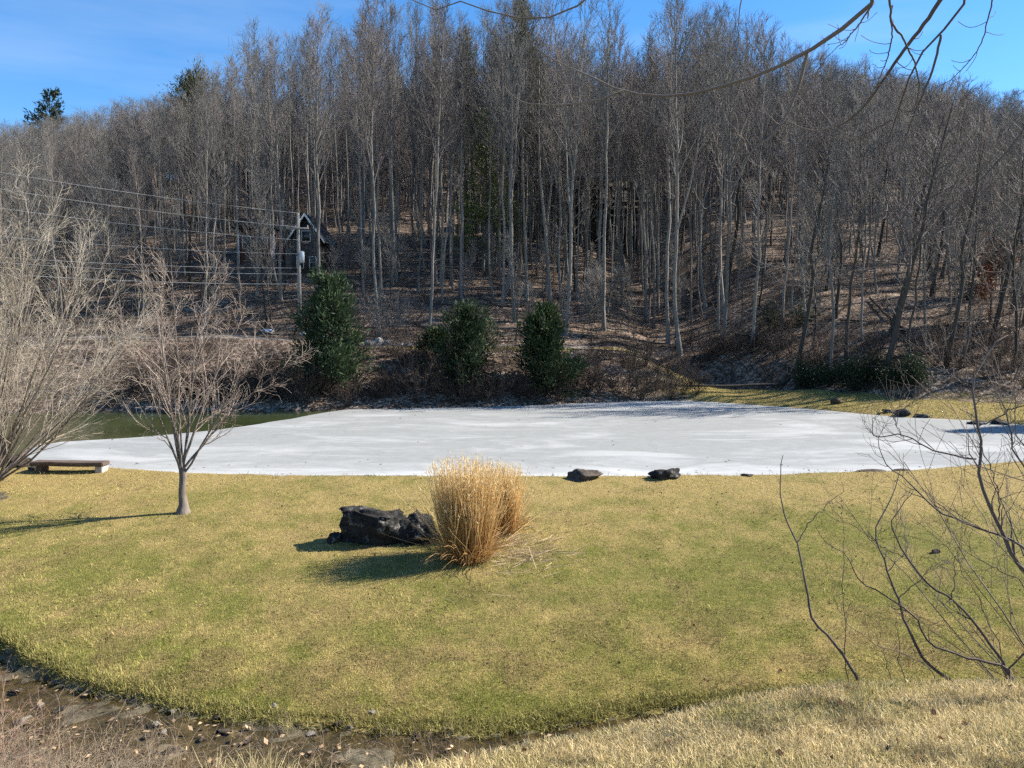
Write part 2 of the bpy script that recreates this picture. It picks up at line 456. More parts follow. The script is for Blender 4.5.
t.l(p, wv.inputs[6]); t.l(t.mix(1.0, nv.outputs['Color'], (3, 3, 0), 'MULTIPLY'), wv.inputs[7]); t.l(wv.outputs[2], cr_.inputs['Vector'])
c = t.mix(t.math('MULTIPLY', t.ramp(cr_.outputs['Distance'], [(.0, (1, 1, 1)), (.008, (0, 0, 0))]), .22), c, (.17, .185, .18))
thin = t.ramp(t.noise(t.map(p, (.5, 1, 1)), .35, 5, .6), [(.60, (0, 0, 0)), (.70, (1, 1, 1))]); c = t.mix(t.math('MULTIPLY', thin, .30), c, (.22, .235, .225))
spk = t.ramp(t.noise(p, 3.5, 2), [(.76, (0, 0, 0)), (.80, (1, 1, 1))])
c = t.mix(t.math('MULTIPLY', spk, .5), c, (.3, .31, .3))
t.bump(t.noise(p, 6, 4), .01, .3)
me.materials.append(t.fin(c, .45, .35))

# ------------------------------------------------------------------ stream water
xs = np.arange(-22, 16, .4); ye = y_edge(xs)
V = np.concatenate([np.stack([xs, ye + .12, xs * 0 - 1.19], 1), np.stack([xs, ye - 2.75, xs * 0 - 1.19], 1)]); n = len(xs)
Q = [(i, i + n, i + n + 1, i + 1) for i in range(n - 1)]
t = NT('stream_water'); p = t.pos(); t.m.use_transparent_shadow = True
b = t.n('ShaderNodeBump'); b.inputs['Distance'].default_value = .012; t.l(t.noise(t.map(p, (2, 4, 1)), 2.5, 3), b.inputs['Height'])
gl = t.n('ShaderNodeBsdfGlossy'); gl.inputs['Roughness'].default_value = .06; t.l(b.outputs[0], gl.inputs['Normal'])
tr = t.n('ShaderNodeBsdfTransparent'); tr.inputs['Color'].default_value = (.80, .75, .60, 1)
fr = t.n('ShaderNodeFresnel'); fr.inputs['IOR'].default_value = 1.2
mx = t.n('ShaderNodeMixShader'); t.l(fr.outputs[0], mx.inputs[0]); t.l(tr.outputs[0], mx.inputs[1]); t.l(gl.outputs[0], mx.inputs[2]); t.l(mx.outputs[0], t.out.inputs['Surface'])
o = obj('stream_water', mesh_from('stream_water', V, Q), t.m); tag(o, 'shallow brown stream water below the lawn edge', kind='structure')

# ------------------------------------------------------------------ bare tree generator
def unit(v): return v / (np.linalg.norm(v, axis=-1, keepdims=True) + 1e-9)

def kids(rng, P, Rr, k, t0, t1, Lfn, ang, n, rr, up=.0, wob=.15, rmin=.004, tipr=.25, curve=None):
    B, N, _ = P.shape
    par = np.repeat(np.arange(B), k); M = B * k
    tt = rng.uniform(t0, t1, M) if k < 3 else np.clip((np.tile(np.arange(k), B) + rng.uniform(0, 1, M)) / k, 0, 1) * (t1 - t0) + t0
    f = tt * (N - 1); i = np.minimum(f.astype(int), N - 2); fr = (f - i)[:, None]
    base = P[par, i] * (1 - fr) + P[par, i + 1] * fr
    rb = Rr[par, i] * (1 - fr[:, 0]) + Rr[par, i + 1] * fr[:, 0]
    tan = unit(P[par, i + 1] - P[par, i])
    perp = unit(np.cross(tan, rng.normal(size=(M, 3))))
    a = np.radians(rng.uniform(ang[0], ang[1], M))[:, None]
    d = np.cos(a) * tan + np.sin(a) * perp
    plen = np.linalg.norm(P[par, -1] - P[par, 0], axis=1)
    L = Lfn(tt, rng.uniform(.65, 1.25, M), plen)
    pts = [base]; cur = base
    for j in range(1, n):
        d = unit(d + np.array([0, 0, up]) + rng.normal(size=(M, 3)) * wob)
        cur = cur + d * (L / (n - 1))[:, None]; pts.append(cur)
    C = np.stack(pts, 1)
    r0 = np.maximum(rb * rr, rmin * 1.3)
    CR = r0[:, None] * np.linspace(1, tipr, n)[None]
    return C, np.maximum(CR, rmin)

def trunk_line(rng, H, r0, n=14, wob=.012, lean=(0, 0), rt=.08, bow=0.0):
    tt = np.linspace(0, 1, n); P = np.zeros((n, 3)); P[:, 2] = tt * H
    w = np.cumsum(rng.normal(size=(n, 2)) * wob * H / n ** .5, 0); w[0] = 0
    P[:, :2] = w + np.outer(tt, lean) * H + np.outer(np.sin(tt * np.pi), (bow, 0)) * H
    Rr = r0 * ((1 - tt) ** .8 * (1 - rt) + rt); Rr[0] *= 1.35
    return P[None], Rr[None]

def tall_tree(seed, H=28, r0=.2, c0=.45, spread=1.0, k1=26, k2=6, k3=3, lean=(0, 0), fork=False, twig=.010, wob=.012, ang=(20, 42)):
    rng = np.random.default_rng(seed)
    TP, TR = trunk_line(rng, H, r0, 14, wob, lean)
    tm = MB(); tm.tubes(TP, TR, 8)
    if fork:
        FP, FR = kids(rng, TP, TR, 1, .35, .5, lambda t, r, p: p * .55 * (r * 0 + 1), (14, 22), 9, .75, .06, .04, .02, .12)
        tm.tubes(FP, FR, 7)
    cm = MB()
    B1, R1 = kids(rng, TP, TR, k1, c0, .985, lambda t, r, p: spread * H * (.045 + .17 * (1 - (t - c0) / (1 - c0)) ** .8) * r, ang, 6, .55, .16, .09, .016, .2)
    dead, dr = kids(rng, TP, TR, 6, c0 * .45, c0, lambda t, r, p: 1.6 * r, (60, 95), 4, .25, .0, .2, .010, .4)
    L = [(B1, R1)]
    if fork:
        B1b, R1b = kids(rng, FP, FR, k1 // 2, .35, .98, lambda t, r, p: spread * H * (.04 + .10 * (1 - t)) * r, ang, 6, .55, .16, .09, .016, .2); L.append((B1b, R1b))
    for (b, r) in L:
        cm.tubes(b, r, 4)
        B2, R2 = kids(rng, b, r, k2, .2, 1.0, lambda t, q, p: (.25 + .42 * (1 - t)) * p * q * .8 + .35, (18, 42), 4, .6, .14, .12, .012, .35)
        cm.tubes(B2, R2, 3)
        B3, R3 = kids(rng, B2, R2, k3, .2, 1.0, lambda t, q, p: .35 * p * q + .35, (20, 50), 3, .6, .10, .16, twig, .7)
        cm.tubes(B3, R3, 3)
    cm.tubes(dead, dr, 3)
    return tm.mesh('trunk'), cm.mesh('crown')

def shrub(seed, H=2.0, stems=14, spread=35, k2=6, k3=5, r=.018, up=.02, twig=.006, wob=.12):
    rng = np.random.default_rng(seed)
    B = stems; az = rng.uniform(0, 2 * np.pi, B); th = np.radians(rng.uniform(4, spread, B))
    d = np.stack([np.sin(th) * np.cos(az), np.sin(th) * np.sin(az), np.cos(th)], 1)
    base = np.stack([np.cos(az), np.sin(az), az * 0], 1) * rng.uniform(0, .12, B)[:, None] * H * .5
    L = H * rng.uniform(.6, 1.1, B); n = 7; pts = [base]; cur = base
    for j in range(1, n):
        d = unit(d + np.array([0, 0, up]) + rng.normal(size=(B, 3)) * wob); cur = cur + d * (L / (n - 1))[:, None]; pts.append(cur)
    P = np.stack(pts, 1); Rr = np.ones((B, 1)) * r * np.linspace(1, .3, n)[None]
    m = MB(); m.tubes(P, Rr, 4)
    P2, R2 = kids(rng, P, Rr, k2, .2, 1, lambda t, q, p: p * (.20 + .3 * (1 - t)) * q, (20, 50), 5, .6, .06, .14, twig, .5); m.tubes(P2, R2, 3)
    if k3:
        P3, R3 = kids(rng, P2, R2, k3, .2, 1, lambda t, q, p: p * .4 * q + .08, (20, 55), 3, .7, .05, .16, twig * .8, .7); m.tubes(P3, R3, 3)
    return m.mesh('stems')

# ------------------------------------------------------------------ foliage generators
def leaf_tris(rng, C, size, width, up=.3, droop=0.0, dirs=None):
    """thin two-triangle leaves at points C"""
    n = len(C)
    d = rng.normal(size=(n, 3)) if dirs is None else dirs + rng.normal(size=(n, 3)) * .55
    d[:, 2] += up - droop; d = unit(d)
    side = unit(np.cross(d, rng.normal(size=(n, 3))))
    L = size * rng.uniform(.6, 1.3, n)[:, None]; W = width * rng.uniform(.7, 1.3, n)[:, None]
    V = np.stack([C, C + d * L * .5 + side * W, C + d * L, C + d * L * .5 - side * W], 1).reshape(-1, 3)
    Q = np.arange(n * 4).reshape(n, 4)
    return V, Q

def conifer(seed, H=8, rbase=2.4, first=.04, whorls=26, per=7, dens=34, leaf=.30, wid=.035, col=((.018, .035, .012), (.06, .085, .028)), r0=.12, power=.85, droop=.0, ragged=.35, tilt=(-10, 25)):
    rng = np.random.default_rng(seed)
    TP, TR = trunk_line(rng, H, r0, 10, .006)
    tm = MB(); tm.tubes(TP, TR, 7)
    k = whorls * per
    tt = np.sort(rng.uniform(first, .99, k)); az = rng.uniform(0, 2 * np.pi, k)
    sect = 1 + ragged * (np.array([vnoise(np.array([a * 1.2]), np.array([q * 6]), seed)[0] for a, q in zip(az, tt)]) - .5) * 2
    L = rbase * np.clip(1 - tt, 0, 1) ** power * sect * rng.uniform(.7, 1.1, k) + .25
    el = np.radians(rng.uniform(tilt[0], tilt[1], k) + 35 * tt)
    d = np.stack([np.cos(el) * np.cos(az), np.cos(el) * np.sin(az), np.sin(el)], 1)
    f = tt * 9; i = np.minimum(f.astype(int), 8); fr = (f - i)[:, None]
    base = TP[0][i] * (1 - fr) + TP[0][i + 1] * fr
    n = 4; pts = [base]; cur = base
    for j in range(1, n):
        d = unit(d + np.array([0, 0, .10 - droop]) + rng.normal(size=(k, 3)) * .08); cur = cur + d * (L / (n - 1))[:, None]; pts.append(cur)
    BP = np.stack(pts, 1); BR = (.006 + .010 * L)[:, None] * np.linspace(1, .3, n)[None]
    tm.tubes(BP, BR, 3)
    # needles
    cnt = np.maximum(3, (dens * L).astype(int)); par = np.repeat(np.arange(k), cnt); m = len(par)
    s = rng.uniform(.15, 1.0, m) ** .8 * (n - 1); i = np.minimum(s.astype(int), n - 2); fr = (s - i)[:, None]
    C = BP[par, i] * (1 - fr) + BP[par, i + 1] * fr
    C = C + rng.normal(size=(m, 3)) * (.05 + .06 * L[par])[:, None]
    V, Q = leaf_tris(rng, C, leaf, wid, up=.15, droop=droop, dirs=d[par] * .9)
    me = mesh_from('crown', V, Q, smooth=False)
    clump = rng.uniform(0, 1, k)[par] * .6 + rng.uniform(0, 1, m) * .4
    a, b = np.array(col[0]), np.array(col[1])
    set_col(me, np.repeat(a[None] + (b - a)[None] * clump[:, None], 4, 0))
    return tm.mesh('trunk'), me

def leafy_bush(seed, H=1.8, W=1.6, n=2600, leaf=.17, wid=.03, col=((.012, .022, .010), (.04, .06, .025))):
    rng = np.random.default_rng(seed)
    nb = 26; az = rng.uniform(0, 2 * np.pi, nb); th = np.radians(rng.uniform(8, 75, nb)); L = rng.uniform(.7, 1.0, nb)
    d = np.stack([np.sin(th) * np.cos(az) * W, np.sin(th) * np.sin(az) * W, np.cos(th) * H], 1) * L[:, None]
    P = np.stack([d * 0, d * .5 + rng.normal(size=(nb, 3)) * .05, d], 1)
    tm = MB(); tm.tubes(P, np.ones((nb, 1)) * np.array([[.03, .02, .01]]), 4)
    par = rng.integers(0, nb, n); s = rng.uniform(.3, 1.05, n)[:, None]
    C = d[par] * s + rng.normal(size=(n, 3)) * .16 * min(W, H)
    C[:, 2] = np.abs(C[:, 2])
    V, Q = leaf_tris(rng, C, leaf, wid, up=.1, dirs=unit(d[par]) * .5)
    me = mesh_from('foliage', V, Q, smooth=False)
    q = (rng.uniform(0, 1, nb)[par] * .5 + rng.uniform(0, 1, n) * .5)[:, None]
    a, b = np.array(col[0]), np.array(col[1]); set_col(me, np.repeat(a + (b - a) * q, 4, 0))
    return tm.mesh('stems'), me
# ------------------------------------------------------------------ buildings
def prism(mb, pts, y0, y1):
    """extrude an x-z outline along y"""
    n = len(pts); V = [(x, y0, z) for x, z in pts] + [(x, y1, z) for x, z in pts]
    mb.V.append(np.array(V, float)); o = mb.n; mb.n += 2 * n
    mb.Q.append(np.array([(o + i, o + i + n, o + (i + 1) % n + n, o + (i + 1) % n) for i in range(n)]))
    c = range(1, n - 1)
    mb.T.append(np.array([(o, o + i, o + i + 1) for i in c] + [(o + n, o + n + i + 1, o + n + i) for i in c]))

WALL_DK = mat_simple('dark_board_wall', (.035, .03, .028), (.06, .052, .048), 3, .8, .01, (1, 1, 8))
WALL_RD = mat_simple('red_brown_wall', (.075, .03, .022), (.12, .05, .035), 3, .8, .01, (1, 1, 8))
ROOF_DK = mat_simple('dark_shingle', (.03, .028, .028), (.07, .065, .062), 8, .9, .02)
TRIM_W = mat_simple('white_trim', (.70, .70, .68), (.82, .82, .80), 5, .6)
TRIM_T = mat_simple('tan_trim', (.20, .18, .14), (.28, .25, .20), 5, .7)
GLASS = NT('window_glass').fin((.03, .035, .04), .08, .6)
WOOD_GR = mat_simple('weathered_wood', (.04, .035, .03), (.085, .075, .065), 5, .85, .01, (8, 1, 1))
STONE_D = mat_simple('dark_stone', (.06, .055, .05), (.16, .15, .14), 6, .9, .02)
STONE_W = mat_simple('pale_stone', (.30, .28, .25), (.55, .52, .48), 6, .85, .02)

def cabin():
    yb = 80.0; x0 = at(306, 230, yb)[0]; zb = min(tz(x0 - 2, yb), tz(x0 + 2, yb)) - .6
    ztop = at(306, 215.5, yb)[2]; H = ztop - zb
    root = thing('cabin', 'small dark gabled cabin with white roof edges behind the utility pole', 'cabin', (x0, yb, zb))
    w = 1.45; he = H - 2.3
    m = MB(); prism(m, [(-w, 0), (w, 0), (w, he), (0, H - .12), (-w, he)], 0, 6.5); obj('wall', m.mesh('wall', False), WALL_DK, root)
    m = MB()
    for sx in (-1, 1): prism(m, [(0, H + .02), (sx * (w + .5), he - .5), (sx * (w + .5), he - .38), (0, H + .17)], -.5, 7.0)
    rf = obj('roof', m.mesh('roof', False), ROOF_DK, root)
    for sx in (-1, 1):
        m = MB(); prism(m, [(0, H - .10), (sx * (w + .55), he - .66), (sx * (w + .55), he - .36), (0, H + .20)], -.56 - .004 * sx, -.504 - .004 * sx)
        obj('fascia', m.mesh('fascia', False), TRIM_W, rf)
    for (cx, cz, ww, hh) in ((0, he - .3, .8, 1.0), (-.65, 1.4, .6, 1.1), (.65, 1.4, .6, 1.1)):
        m = MB(); m.box((cx - ww / 2 - .08, -.06, cz - .08), (cx + ww / 2 + .08, -.003, cz + hh + .08)); wn = obj('window', m.mesh('window', False), TRIM_W, root)
        m = MB(); m.box((cx - ww / 2, -.075, cz), (cx + ww / 2, -.063, cz + hh)); obj('pane', m.mesh('pane', False), GLASS, wn)
    m = MB(); m.box((-w - 1.0, 1.0, 0), (-w - .003, 1.8, he - .9)); obj('chimney', m.mesh('chimney', False), STONE_D, root)
    # red-brown house beside it
    xb = at(256, 240, 84)[0]; zb2 = tz(xb, 84) - 1.0; zt = at(250, 219, 84)[2]
    root = thing('house', 'red brown house with white corner boards half hidden by trees beside the small cabin', 'house', (xb, 84, zb2))
    h = zt - zb2 - 1.0
    m = MB(); m.box((-2.0, 0, 0), (2.0, 6, h)); obj('wall', m.mesh('wall', False), WALL_RD, root)
    m = MB(); prism(m, [(-2.4, h - .02), (2.4, h - .02), (2.4, h + .15), (1.5, h + 1.0), (-1.5, h + 1.0), (-2.4, h + .15)], -.5, 6.5); obj('roof', m.mesh('roof', False), ROOF_DK, root)
    for cx in (-2.0, 1.82):
        m = MB(); m.box((cx - .01, -.05, 0), (cx + .19, -.003, h - .03)); obj('corner_board', m.mesh('corner_board', False), TRIM_W, root)
    for cx in (-1.0, .8):
        m = MB(); m.box((cx - .5, -.06, h - 2.2), (cx + .5, -.003, h - .8)); wn = obj('window', m.mesh('window', False), TRIM_W, root)
        m = MB(); m.box((cx - .4, -.075, h - 2.1), (cx + .4, -.063, h - .9)); obj('pane', m.mesh('pane', False), GLASS, wn)

def long_house():
    yb = 110.0
    xl, xr = at(510, 180, yb)[0], at(652, 180, yb)[0]
    zb = min(tz(xl, yb), tz(xr, yb)) - 1.0
    ze = at(590, 181, yb)[2]; h = ze - zb
    root = thing('house', 'long dark two storey house with a deck, far up the slope behind the trunks', 'house', (xl, yb, zb))
    W = xr - xl
    m = MB(); m.box((0, 0, 0), (W, 9, h)); obj('wall', m.mesh('wall', False), WALL_DK, root)
    m = MB(); V = [(-.8, -.9, h + .02), (W + .8, -.9, h + .02), (W + .8, 9.9, h + .02), (-.8, 9.9, h + .02), (1.5, 4.5, h + 1.9), (W - 1.5, 4.5, h + 1.9)]
    m.add(V, [(0, 3, 2, 1), (0, 1, 5, 4), (2, 3, 4, 5)], [(1, 2, 5), (3, 0, 4)]); rf = obj('roof', m.mesh('roof', False), ROOF_DK, root)
    for lo, hi in (((.6, -.96, h - .28), (5.0, -.903, h + .06)), ((12.0, -.96, h - .2), (W + .7, -.903, h + .05))):
        m = MB(); m.box(lo, hi); obj('fascia', m.mesh('fascia', False), TRIM_T, rf)
    zd = h - 3.2
    m = MB(); m.box((4.0, -3.0, zd - .25), (W, -.003, zd)); dk = obj('deck', m.mesh('deck', False), WOOD_GR, root)
    m = MB(); m.box((4.0, -3.0, zd + .95), (W, -2.92, zd + 1.05))
    for k in range(int((W - 4) / .35) + 1): m.box((4.0 + k * .35, -2.98, zd + .003), (4.05 + k * .35, -2.94, zd + .947))
    obj('railing', m.mesh('railing', False), WOOD_GR, dk)
    for k in range(6):
        px = 4.2 + k * (W - 4.5) / 5
        m = MB(); m.box((px - .1, -2.9, -3.0), (px + .1, -2.7, zd - .253)); obj('deck_post', m.mesh('deck_post', False), WOOD_GR, root)
    for k in range(7):
        cx = 1.8 + k * (W - 3) / 6.5
        for cz in (zd + .5, zd - 2.4):
            m = MB(); m.box((cx - .75, -.06, cz), (cx + .75, -.003, cz + 1.6)); wn = obj('window', m.mesh('window', False), WOOD_GR, root)
            m = MB(); m.box((cx - .65, -.075, cz + .1), (cx + .65, -.063, cz + 1.5)); obj('pane', m.mesh('pane', False), GLASS, wn)
    return xl, xr
cabin(); HX0, HX1 = long_house()

# ------------------------------------------------------------------ utility pole and wires
POLE_Y = 62.0; px_ = at(298, 220, POLE_Y)[0]; pz = tz(px_, POLE_Y)
ptop = at(298, 213, POLE_Y)[2]
POLE_MAT = mat_simple('pole_wood', (.17, .15, .13), (.30, .275, .24), 4, .85, .01, (6, 6, .5))
METAL = mat_simple('grey_metal', (.42, .44, .45), (.55, .57, .58), 5, .5)
WIRE = NT('wire').fin((.28, .28, .27), .5, .3)
root = thing('utility_pole', 'grey wooden utility pole with a transformer at the edge of the wood', 'utility pole', (px_, POLE_Y, pz - .3))
PH = ptop - pz + .3
m = MB(); m.tubes(np.array([[(0, 0, 0), (0, 0, PH * .5), (0, 0, PH)]]), np.array([[.17, .15, .12]]), 10, True); obj('pole', m.mesh('pole'), POLE_MAT, root)
zt_ = at(298, 256, POLE_Y)[2] - pz + .3
m = MB(); m.tubes(np.array([[(.28, -.1, zt_ - .55), (.28, -.1, zt_ + .3), (.28, -.1, zt_ + .36)]]), np.array([[.20, .20, .12]]), 10, True); obj('transformer', m.mesh('transformer'), METAL, root)
m = MB(); m.box((-.9, -.24, PH - 1.3), (.9, -.13, PH - 1.17)); ca = obj('crossarm', m.mesh('crossarm', False), POLE_MAT, root)
for sx in (-.8, .8):
    m = MB(); m.tubes(np.array([[(sx, -.18, PH - 1.168), (sx, -.18, PH - 1.05), (sx, -.18, PH - .98)]]), np.array([[.03, .05, .02]]), 8, True); obj('insulator', m.mesh('insulator'), METAL, ca)
wires = [(213, 163, 'topmost', 'bare wire'), (227, 181, 'second', 'bare wire'), (240, 203, 'third', 'bare wire'), (254, 238, 'fourth', 'bare wire'),
         (268, 262, 'upper', 'cable'), (274, 267, 'middle', 'cable'), (284, 279, 'lowest', 'thick cable')]
for r1, r0, nm, kindw in wires:
    a = at(298, r1, POLE_Y - .2); b = at(-140, r0 - 16, 47.0)
    tt = np.linspace(0, 1, 24)[:, None]; P = a + (b - a) * tt; P[:, 2] -= .35 * 4 * (tt * (1 - tt))[:, 0]
    m = MB(); m.tubes(P[None], np.full((1, 24), .022 if 'thick' in kindw else .017), 5)
    o = obj('power_line', m.mesh('power_line'), WIRE)
    tag(o, ('%s of the four wires strung from the top of the utility pole' if r1 < 260 else '%s of the three cables slung low from the utility pole') % nm, 'power line', 'wires strung from the utility pole')

# ------------------------------------------------------------------ forest
TREES = []     # dicts for labels
PROTO = {}
def proto(key, fn, bark, twig):
    tr, cr = fn; tr.materials.append(bark); cr.materials.append(twig); PROTO[key] = (tr, cr)
for i, kw in enumerate([
    dict(H=29, r0=.175, c0=.48), dict(H=31, r0=.19, c0=.52, spread=.9), dict(H=27, r0=.15, c0=.42, spread=1.05), dict(H=30, r0=.185, c0=.46, fork=True),
    dict(H=26, r0=.13, c0=.5, spread=.8, lean=(.04, .01)), dict(H=28, r0=.165, c0=.38, fork=True, wob=.018), dict(H=25, r0=.125, c0=.45, spread=.85, wob=.016)]):
    proto('tall%d' % i, tall_tree(100 + i, **kw), BARK_POPLAR, TWIG if i % 2 else TWIG_RED)
for i, kw in enumerate([
    dict(H=17, r0=.12, c0=.30, spread=1.25, k1=24, ang=(35, 65), wob=.022), dict(H=15, r0=.10, c0=.28, spread=1.35, k1=22, ang=(35, 70), wob=.03), dict(H=13, r0=.08, c0=.32, spread=1.2, k1=20, ang=(35, 65), wob=.03, lean=(.10, 0))]):
    proto('mid%d' % i, tall_tree(200 + i, **kw), BARK_DARK, TWIG)
for i, kw in enumerate([
    dict(H=21, r0=.25, c0=.34, spread=1.35, k1=26, ang=(35, 65), wob=.02, lean=(.20, -.02)), dict(H=20, r0=.19, c0=.36, spread=1.25, k1=24, ang=(35, 62), wob=.022, lean=(.12, 0))]):
    proto('lean%d' % i, tall_tree(300 + i, **kw), BARK_DARK, TWIG_RED)
for i, kw in enumerate([dict(H=6.5, r0=.035, c0=.2, spread=1.0, k1=14, k2=5, k3=4, wob=.03), dict(H=5, r0=.028, c0=.15, spread=1.3, k1=14, k2=5, k3=4, wob=.04), dict(H=8, r0=.05, c0=.25, spread=1.0, k1=16, k2=5, k3=4, wob=.03, lean=(.08, .0))]):
    proto('sap%d' % i, tall_tree(400 + i, **kw), BARK_DARK, TWIG)

PROOT = {}
HT = {}
for k_, (tr_, cr_) in PROTO.items():
    HT[k_] = max(v.co.z for v in cr_.vertices)
SKY_PX = [-300, 0, 60, 130, 190, 212, 260, 320, 360, 420, 700, 745, 790, 850, 900, 950, 1024, 1400]
SKY_ROW = [150, 128, 118, 112, 88, 60, 34, 6, -8, -20, -30, 0, 38, 58, 72, 86, 100, 130]
FAR_ROW = [160, 136, 128, 112, 100, 100, 105, 110, 100, 80, 60, 66, 70, 76, 84, 92, 104, 135]
def cap_scale(px, y, z, H, s, rows=SKY_ROW, jit=0.0):
    row = float(np.interp(px, SKY_PX, rows)) + jit
    return min(s, (at(px, row, y)[2] - z) / H)
def plant(key, x, y, s=1.0, rz=0.0, tilt=(0, 0), name='bare_tree', cat='tree', sink=.15):
    z = tz(x, y) - sink
    s = cap_scale(512 + F * x / y, y, z, HT[key], s, SKY_ROW, abs(random.gauss(0, 14)))
    if key not in PROOT:
        r = obj(name, None); tr, cr = PROTO[key]
        obj('trunk', tr, None, r); obj('crown', cr, None, r); PROOT[key] = r
    else:
        r = PROOT[key].copy(); COL.objects.link(r); r.name = name
        for ch in PROOT[key].children:
            c = ch.copy(); COL.objects.link(c); c.parent = r
    r.location = (x, y, z); r.rotation_euler = (tilt[0], tilt[1], rz); r.scale = (s, s, s * 1.0)
    r['category'] = cat
    px, row = project(np.array([x, y, z]))
    TREES.append(dict(o=r, key=key, x=x, y=y, px=float(px), row=float(row), size=s / y, lean=key.startswith('lean')))
    return r

occupied = []
def free(x, y, dmin):
    for a, b, c in occupied:
        if (a - x) ** 2 + (b - y) ** 2 < max(dmin, c) ** 2: return False
    return True
# evergreens keep their room
EVG = []
def ev(px, row, y, key_kw, label, dmin=2.0, name='evergreen_tree', group=None):
    P = at(px, row, y); x = P[0]; tr_ = key_kw.pop('top', None)
    if tr_ is not None: key_kw['H'] = at(px, tr_, y)[2] - tz(x, y) + .15
    occupied.append((x, y, dmin))
    EVG.append((x, y, key_kw, label, name, group))

# front trees set by hand: (column of the foot, row of the foot, kind, scale, turn)
hand = [(322, 322, 'tall0', 1.0, 1.0), (316, 318, 'tall3', .98, 2.2), (281, 300, 'tall1', .92, .3), (380, 300, 'tall2', 1.0, .5), (364, 296, 'tall4', .9, 2.0), (418, 292, 'tall6', .95, 1.0),
        (441, 285, 'tall0', 1.0, 4.0), (462, 300, 'tall2', .95, 3.3), (499, 280, 'tall1', .95, 1.2), (515, 322, 'tall3', 1.02, 5.0), (527, 300, 'tall0', .95, 2.0), (546, 292, 'tall5', .95, 0.4),
        (562, 318, 'tall6', .95, 3.0), (577, 300, 'tall4', .9, 1.1), (604, 330, 'tall1', 1.03, 3.9), (622, 305, 'tall2', 1.0, 1.0), (648, 322, 'tall5', .98, 2.9), (668, 344, 'tall0', 1.0, .4),
        (690, 318, 'tall6', .98, 5.1), (722, 350, 'tall3', .92, 1.6), (752, 352, 'tall2', .95, 4.2), (782, 330, 'tall4', .95, .2), (797, 372, 'lean1', .95, .2), (832, 380, 'tall5', .82, 3.2), (846, 360, 'mid0', 1.1, .6),
        (884, 377, 'lean0', 1.0, -.1), (905, 372, 'mid2', 1.2, .2), (946, 366, 'lean1', 1.0, .1), (968, 352, 'mid0', 1.2, 2.0), (990, 345, 'lean0', .8, .2), (1012, 372, 'mid1', 1.2, 1.0), (862, 340, 'tall6', .85, 2.0), (925, 345, 'tall2', .8, .9),
        (508, 262, 'tall2', .95, 2.2), (536, 266, 'tall6', .95, 1.3), (556, 258, 'tall4', .9, 4.3), (572, 268, 'tall0', .95, .3), (590, 262, 'tall6', .9, 5.0), (612, 258, 'tall4', .95, 2.8), (630, 270, 'tall2', .95, 3.6), (641, 256, 'tall6', .9, .9), (657, 266, 'tall0', .9, 2.5), (676, 258, 'tall4', .95, 4.8), (698, 268, 'tall1', .9, 1.4), (583, 252, 'mid1', 1.1, 2.0), (620, 250, 'mid2', 1.1, 3.0), (665, 252, 'mid0', 1.0, 1.0), (545, 250, 'mid1', 1.0, .2),
        (215, 300, 'tall5', .85, 1.1), (240, 290, 'tall2', .85, 3.0), (270, 285, 'tall6', .95, .7), (190, 285, 'mid0', 1.1, 1.3), (140, 282, 'mid1', 1.2, 2.3), (95, 280, 'mid0', 1.2, .9), (40, 285, 'mid2', 1.3, 2.2), (10, 280, 'mid0', 1.2, 4.4)]
HAND = []
for px, row, key, s, rz in hand:
    P = ground_at(px, row, 45); HAND.append((P[0], P[1], key, s, rz)); occupied.append((P[0], P[1], 1.6))

ev(331, 398, 50.2, dict(top=285, seed=1, H=8.6, rbase=2.5, whorls=40, per=7, dens=19, leaf=.42, wid=.05, power=.30, first=.02, ragged=.8, col=((.008, .018, .009), (.052, .078, .031))), 'largest and darkest evergreen on the pond bank, below the utility pole', 2.5)
ev(466, 388, 52.0, dict(top=312, seed=2, H=5.8, rbase=2.0, whorls=32, per=7, dens=20, leaf=.36, wid=.045, power=.40, first=.02, ragged=.85, col=((.009, .019, .009), (.055, .078, .031))), 'short broad evergreen on the pond bank, the middle one of three', 2.2)
ev(546, 394, 53.0, dict(top=309, seed=3, H=7.0, rbase=1.95, whorls=36, per=7, dens=24, leaf=.38, wid=.05, power=.55, first=.02, ragged=.85, col=((.012, .025, .010), (.07, .10, .035))), 'greener cone shaped evergreen on the pond bank, farthest from the utility pole', 2.2)
ev(436, 368, 54.5, dict(seed=4, H=2.2, rbase=1.7, whorls=18, per=6, dens=40, leaf=.26, wid=.035, power=.6), 'low dark evergreen bush beside the short broad evergreen', 1.5)
ev(487, 260, 82.0, dict(top=108, seed=5, rbase=4.0, whorls=40, per=5, dens=9, leaf=.5, wid=.06, power=.55, first=.15, r0=.2, droop=.08, ragged=.6, col=((.035, .055, .018), (.12, .15, .05))), 'slim drooping evergreen among the grey trunks, left of the long dark house', 2.5)
ev(520, 250, 88.0, dict(top=-6, seed=6, rbase=4.4, whorls=60, per=5, dens=13, ragged=.6, leaf=.55, wid=.05, power=.55, first=.45, r0=.3, col=((.045, .055, .02), (.12, .12, .05))), 'tallest pine, its olive crown reaching past the bare treetops', 2.5, 'pine_tree')
ev(200, 230, 112.0, dict(top=79, seed=7, rbase=7.5, whorls=36, per=7, dens=9, leaf=.6, wid=.06, power=.38, ragged=.6, first=.2, r0=.28, col=((.035, .045, .018), (.11, .115, .05))), 'broad olive green pine on the ridge above the power lines', 3.5, 'pine_tree')
ev(52, 150, 168.0, dict(top=93, seed=8, rbase=8.5, whorls=18, per=5, dens=11, leaf=1.0, wid=.13, power=.6, first=.15, r0=.28, ragged=.7, col=((.014, .024, .014), (.045, .06, .032))), 'dark ragged pine standing alone against the sky', 4, 'pine_tree')
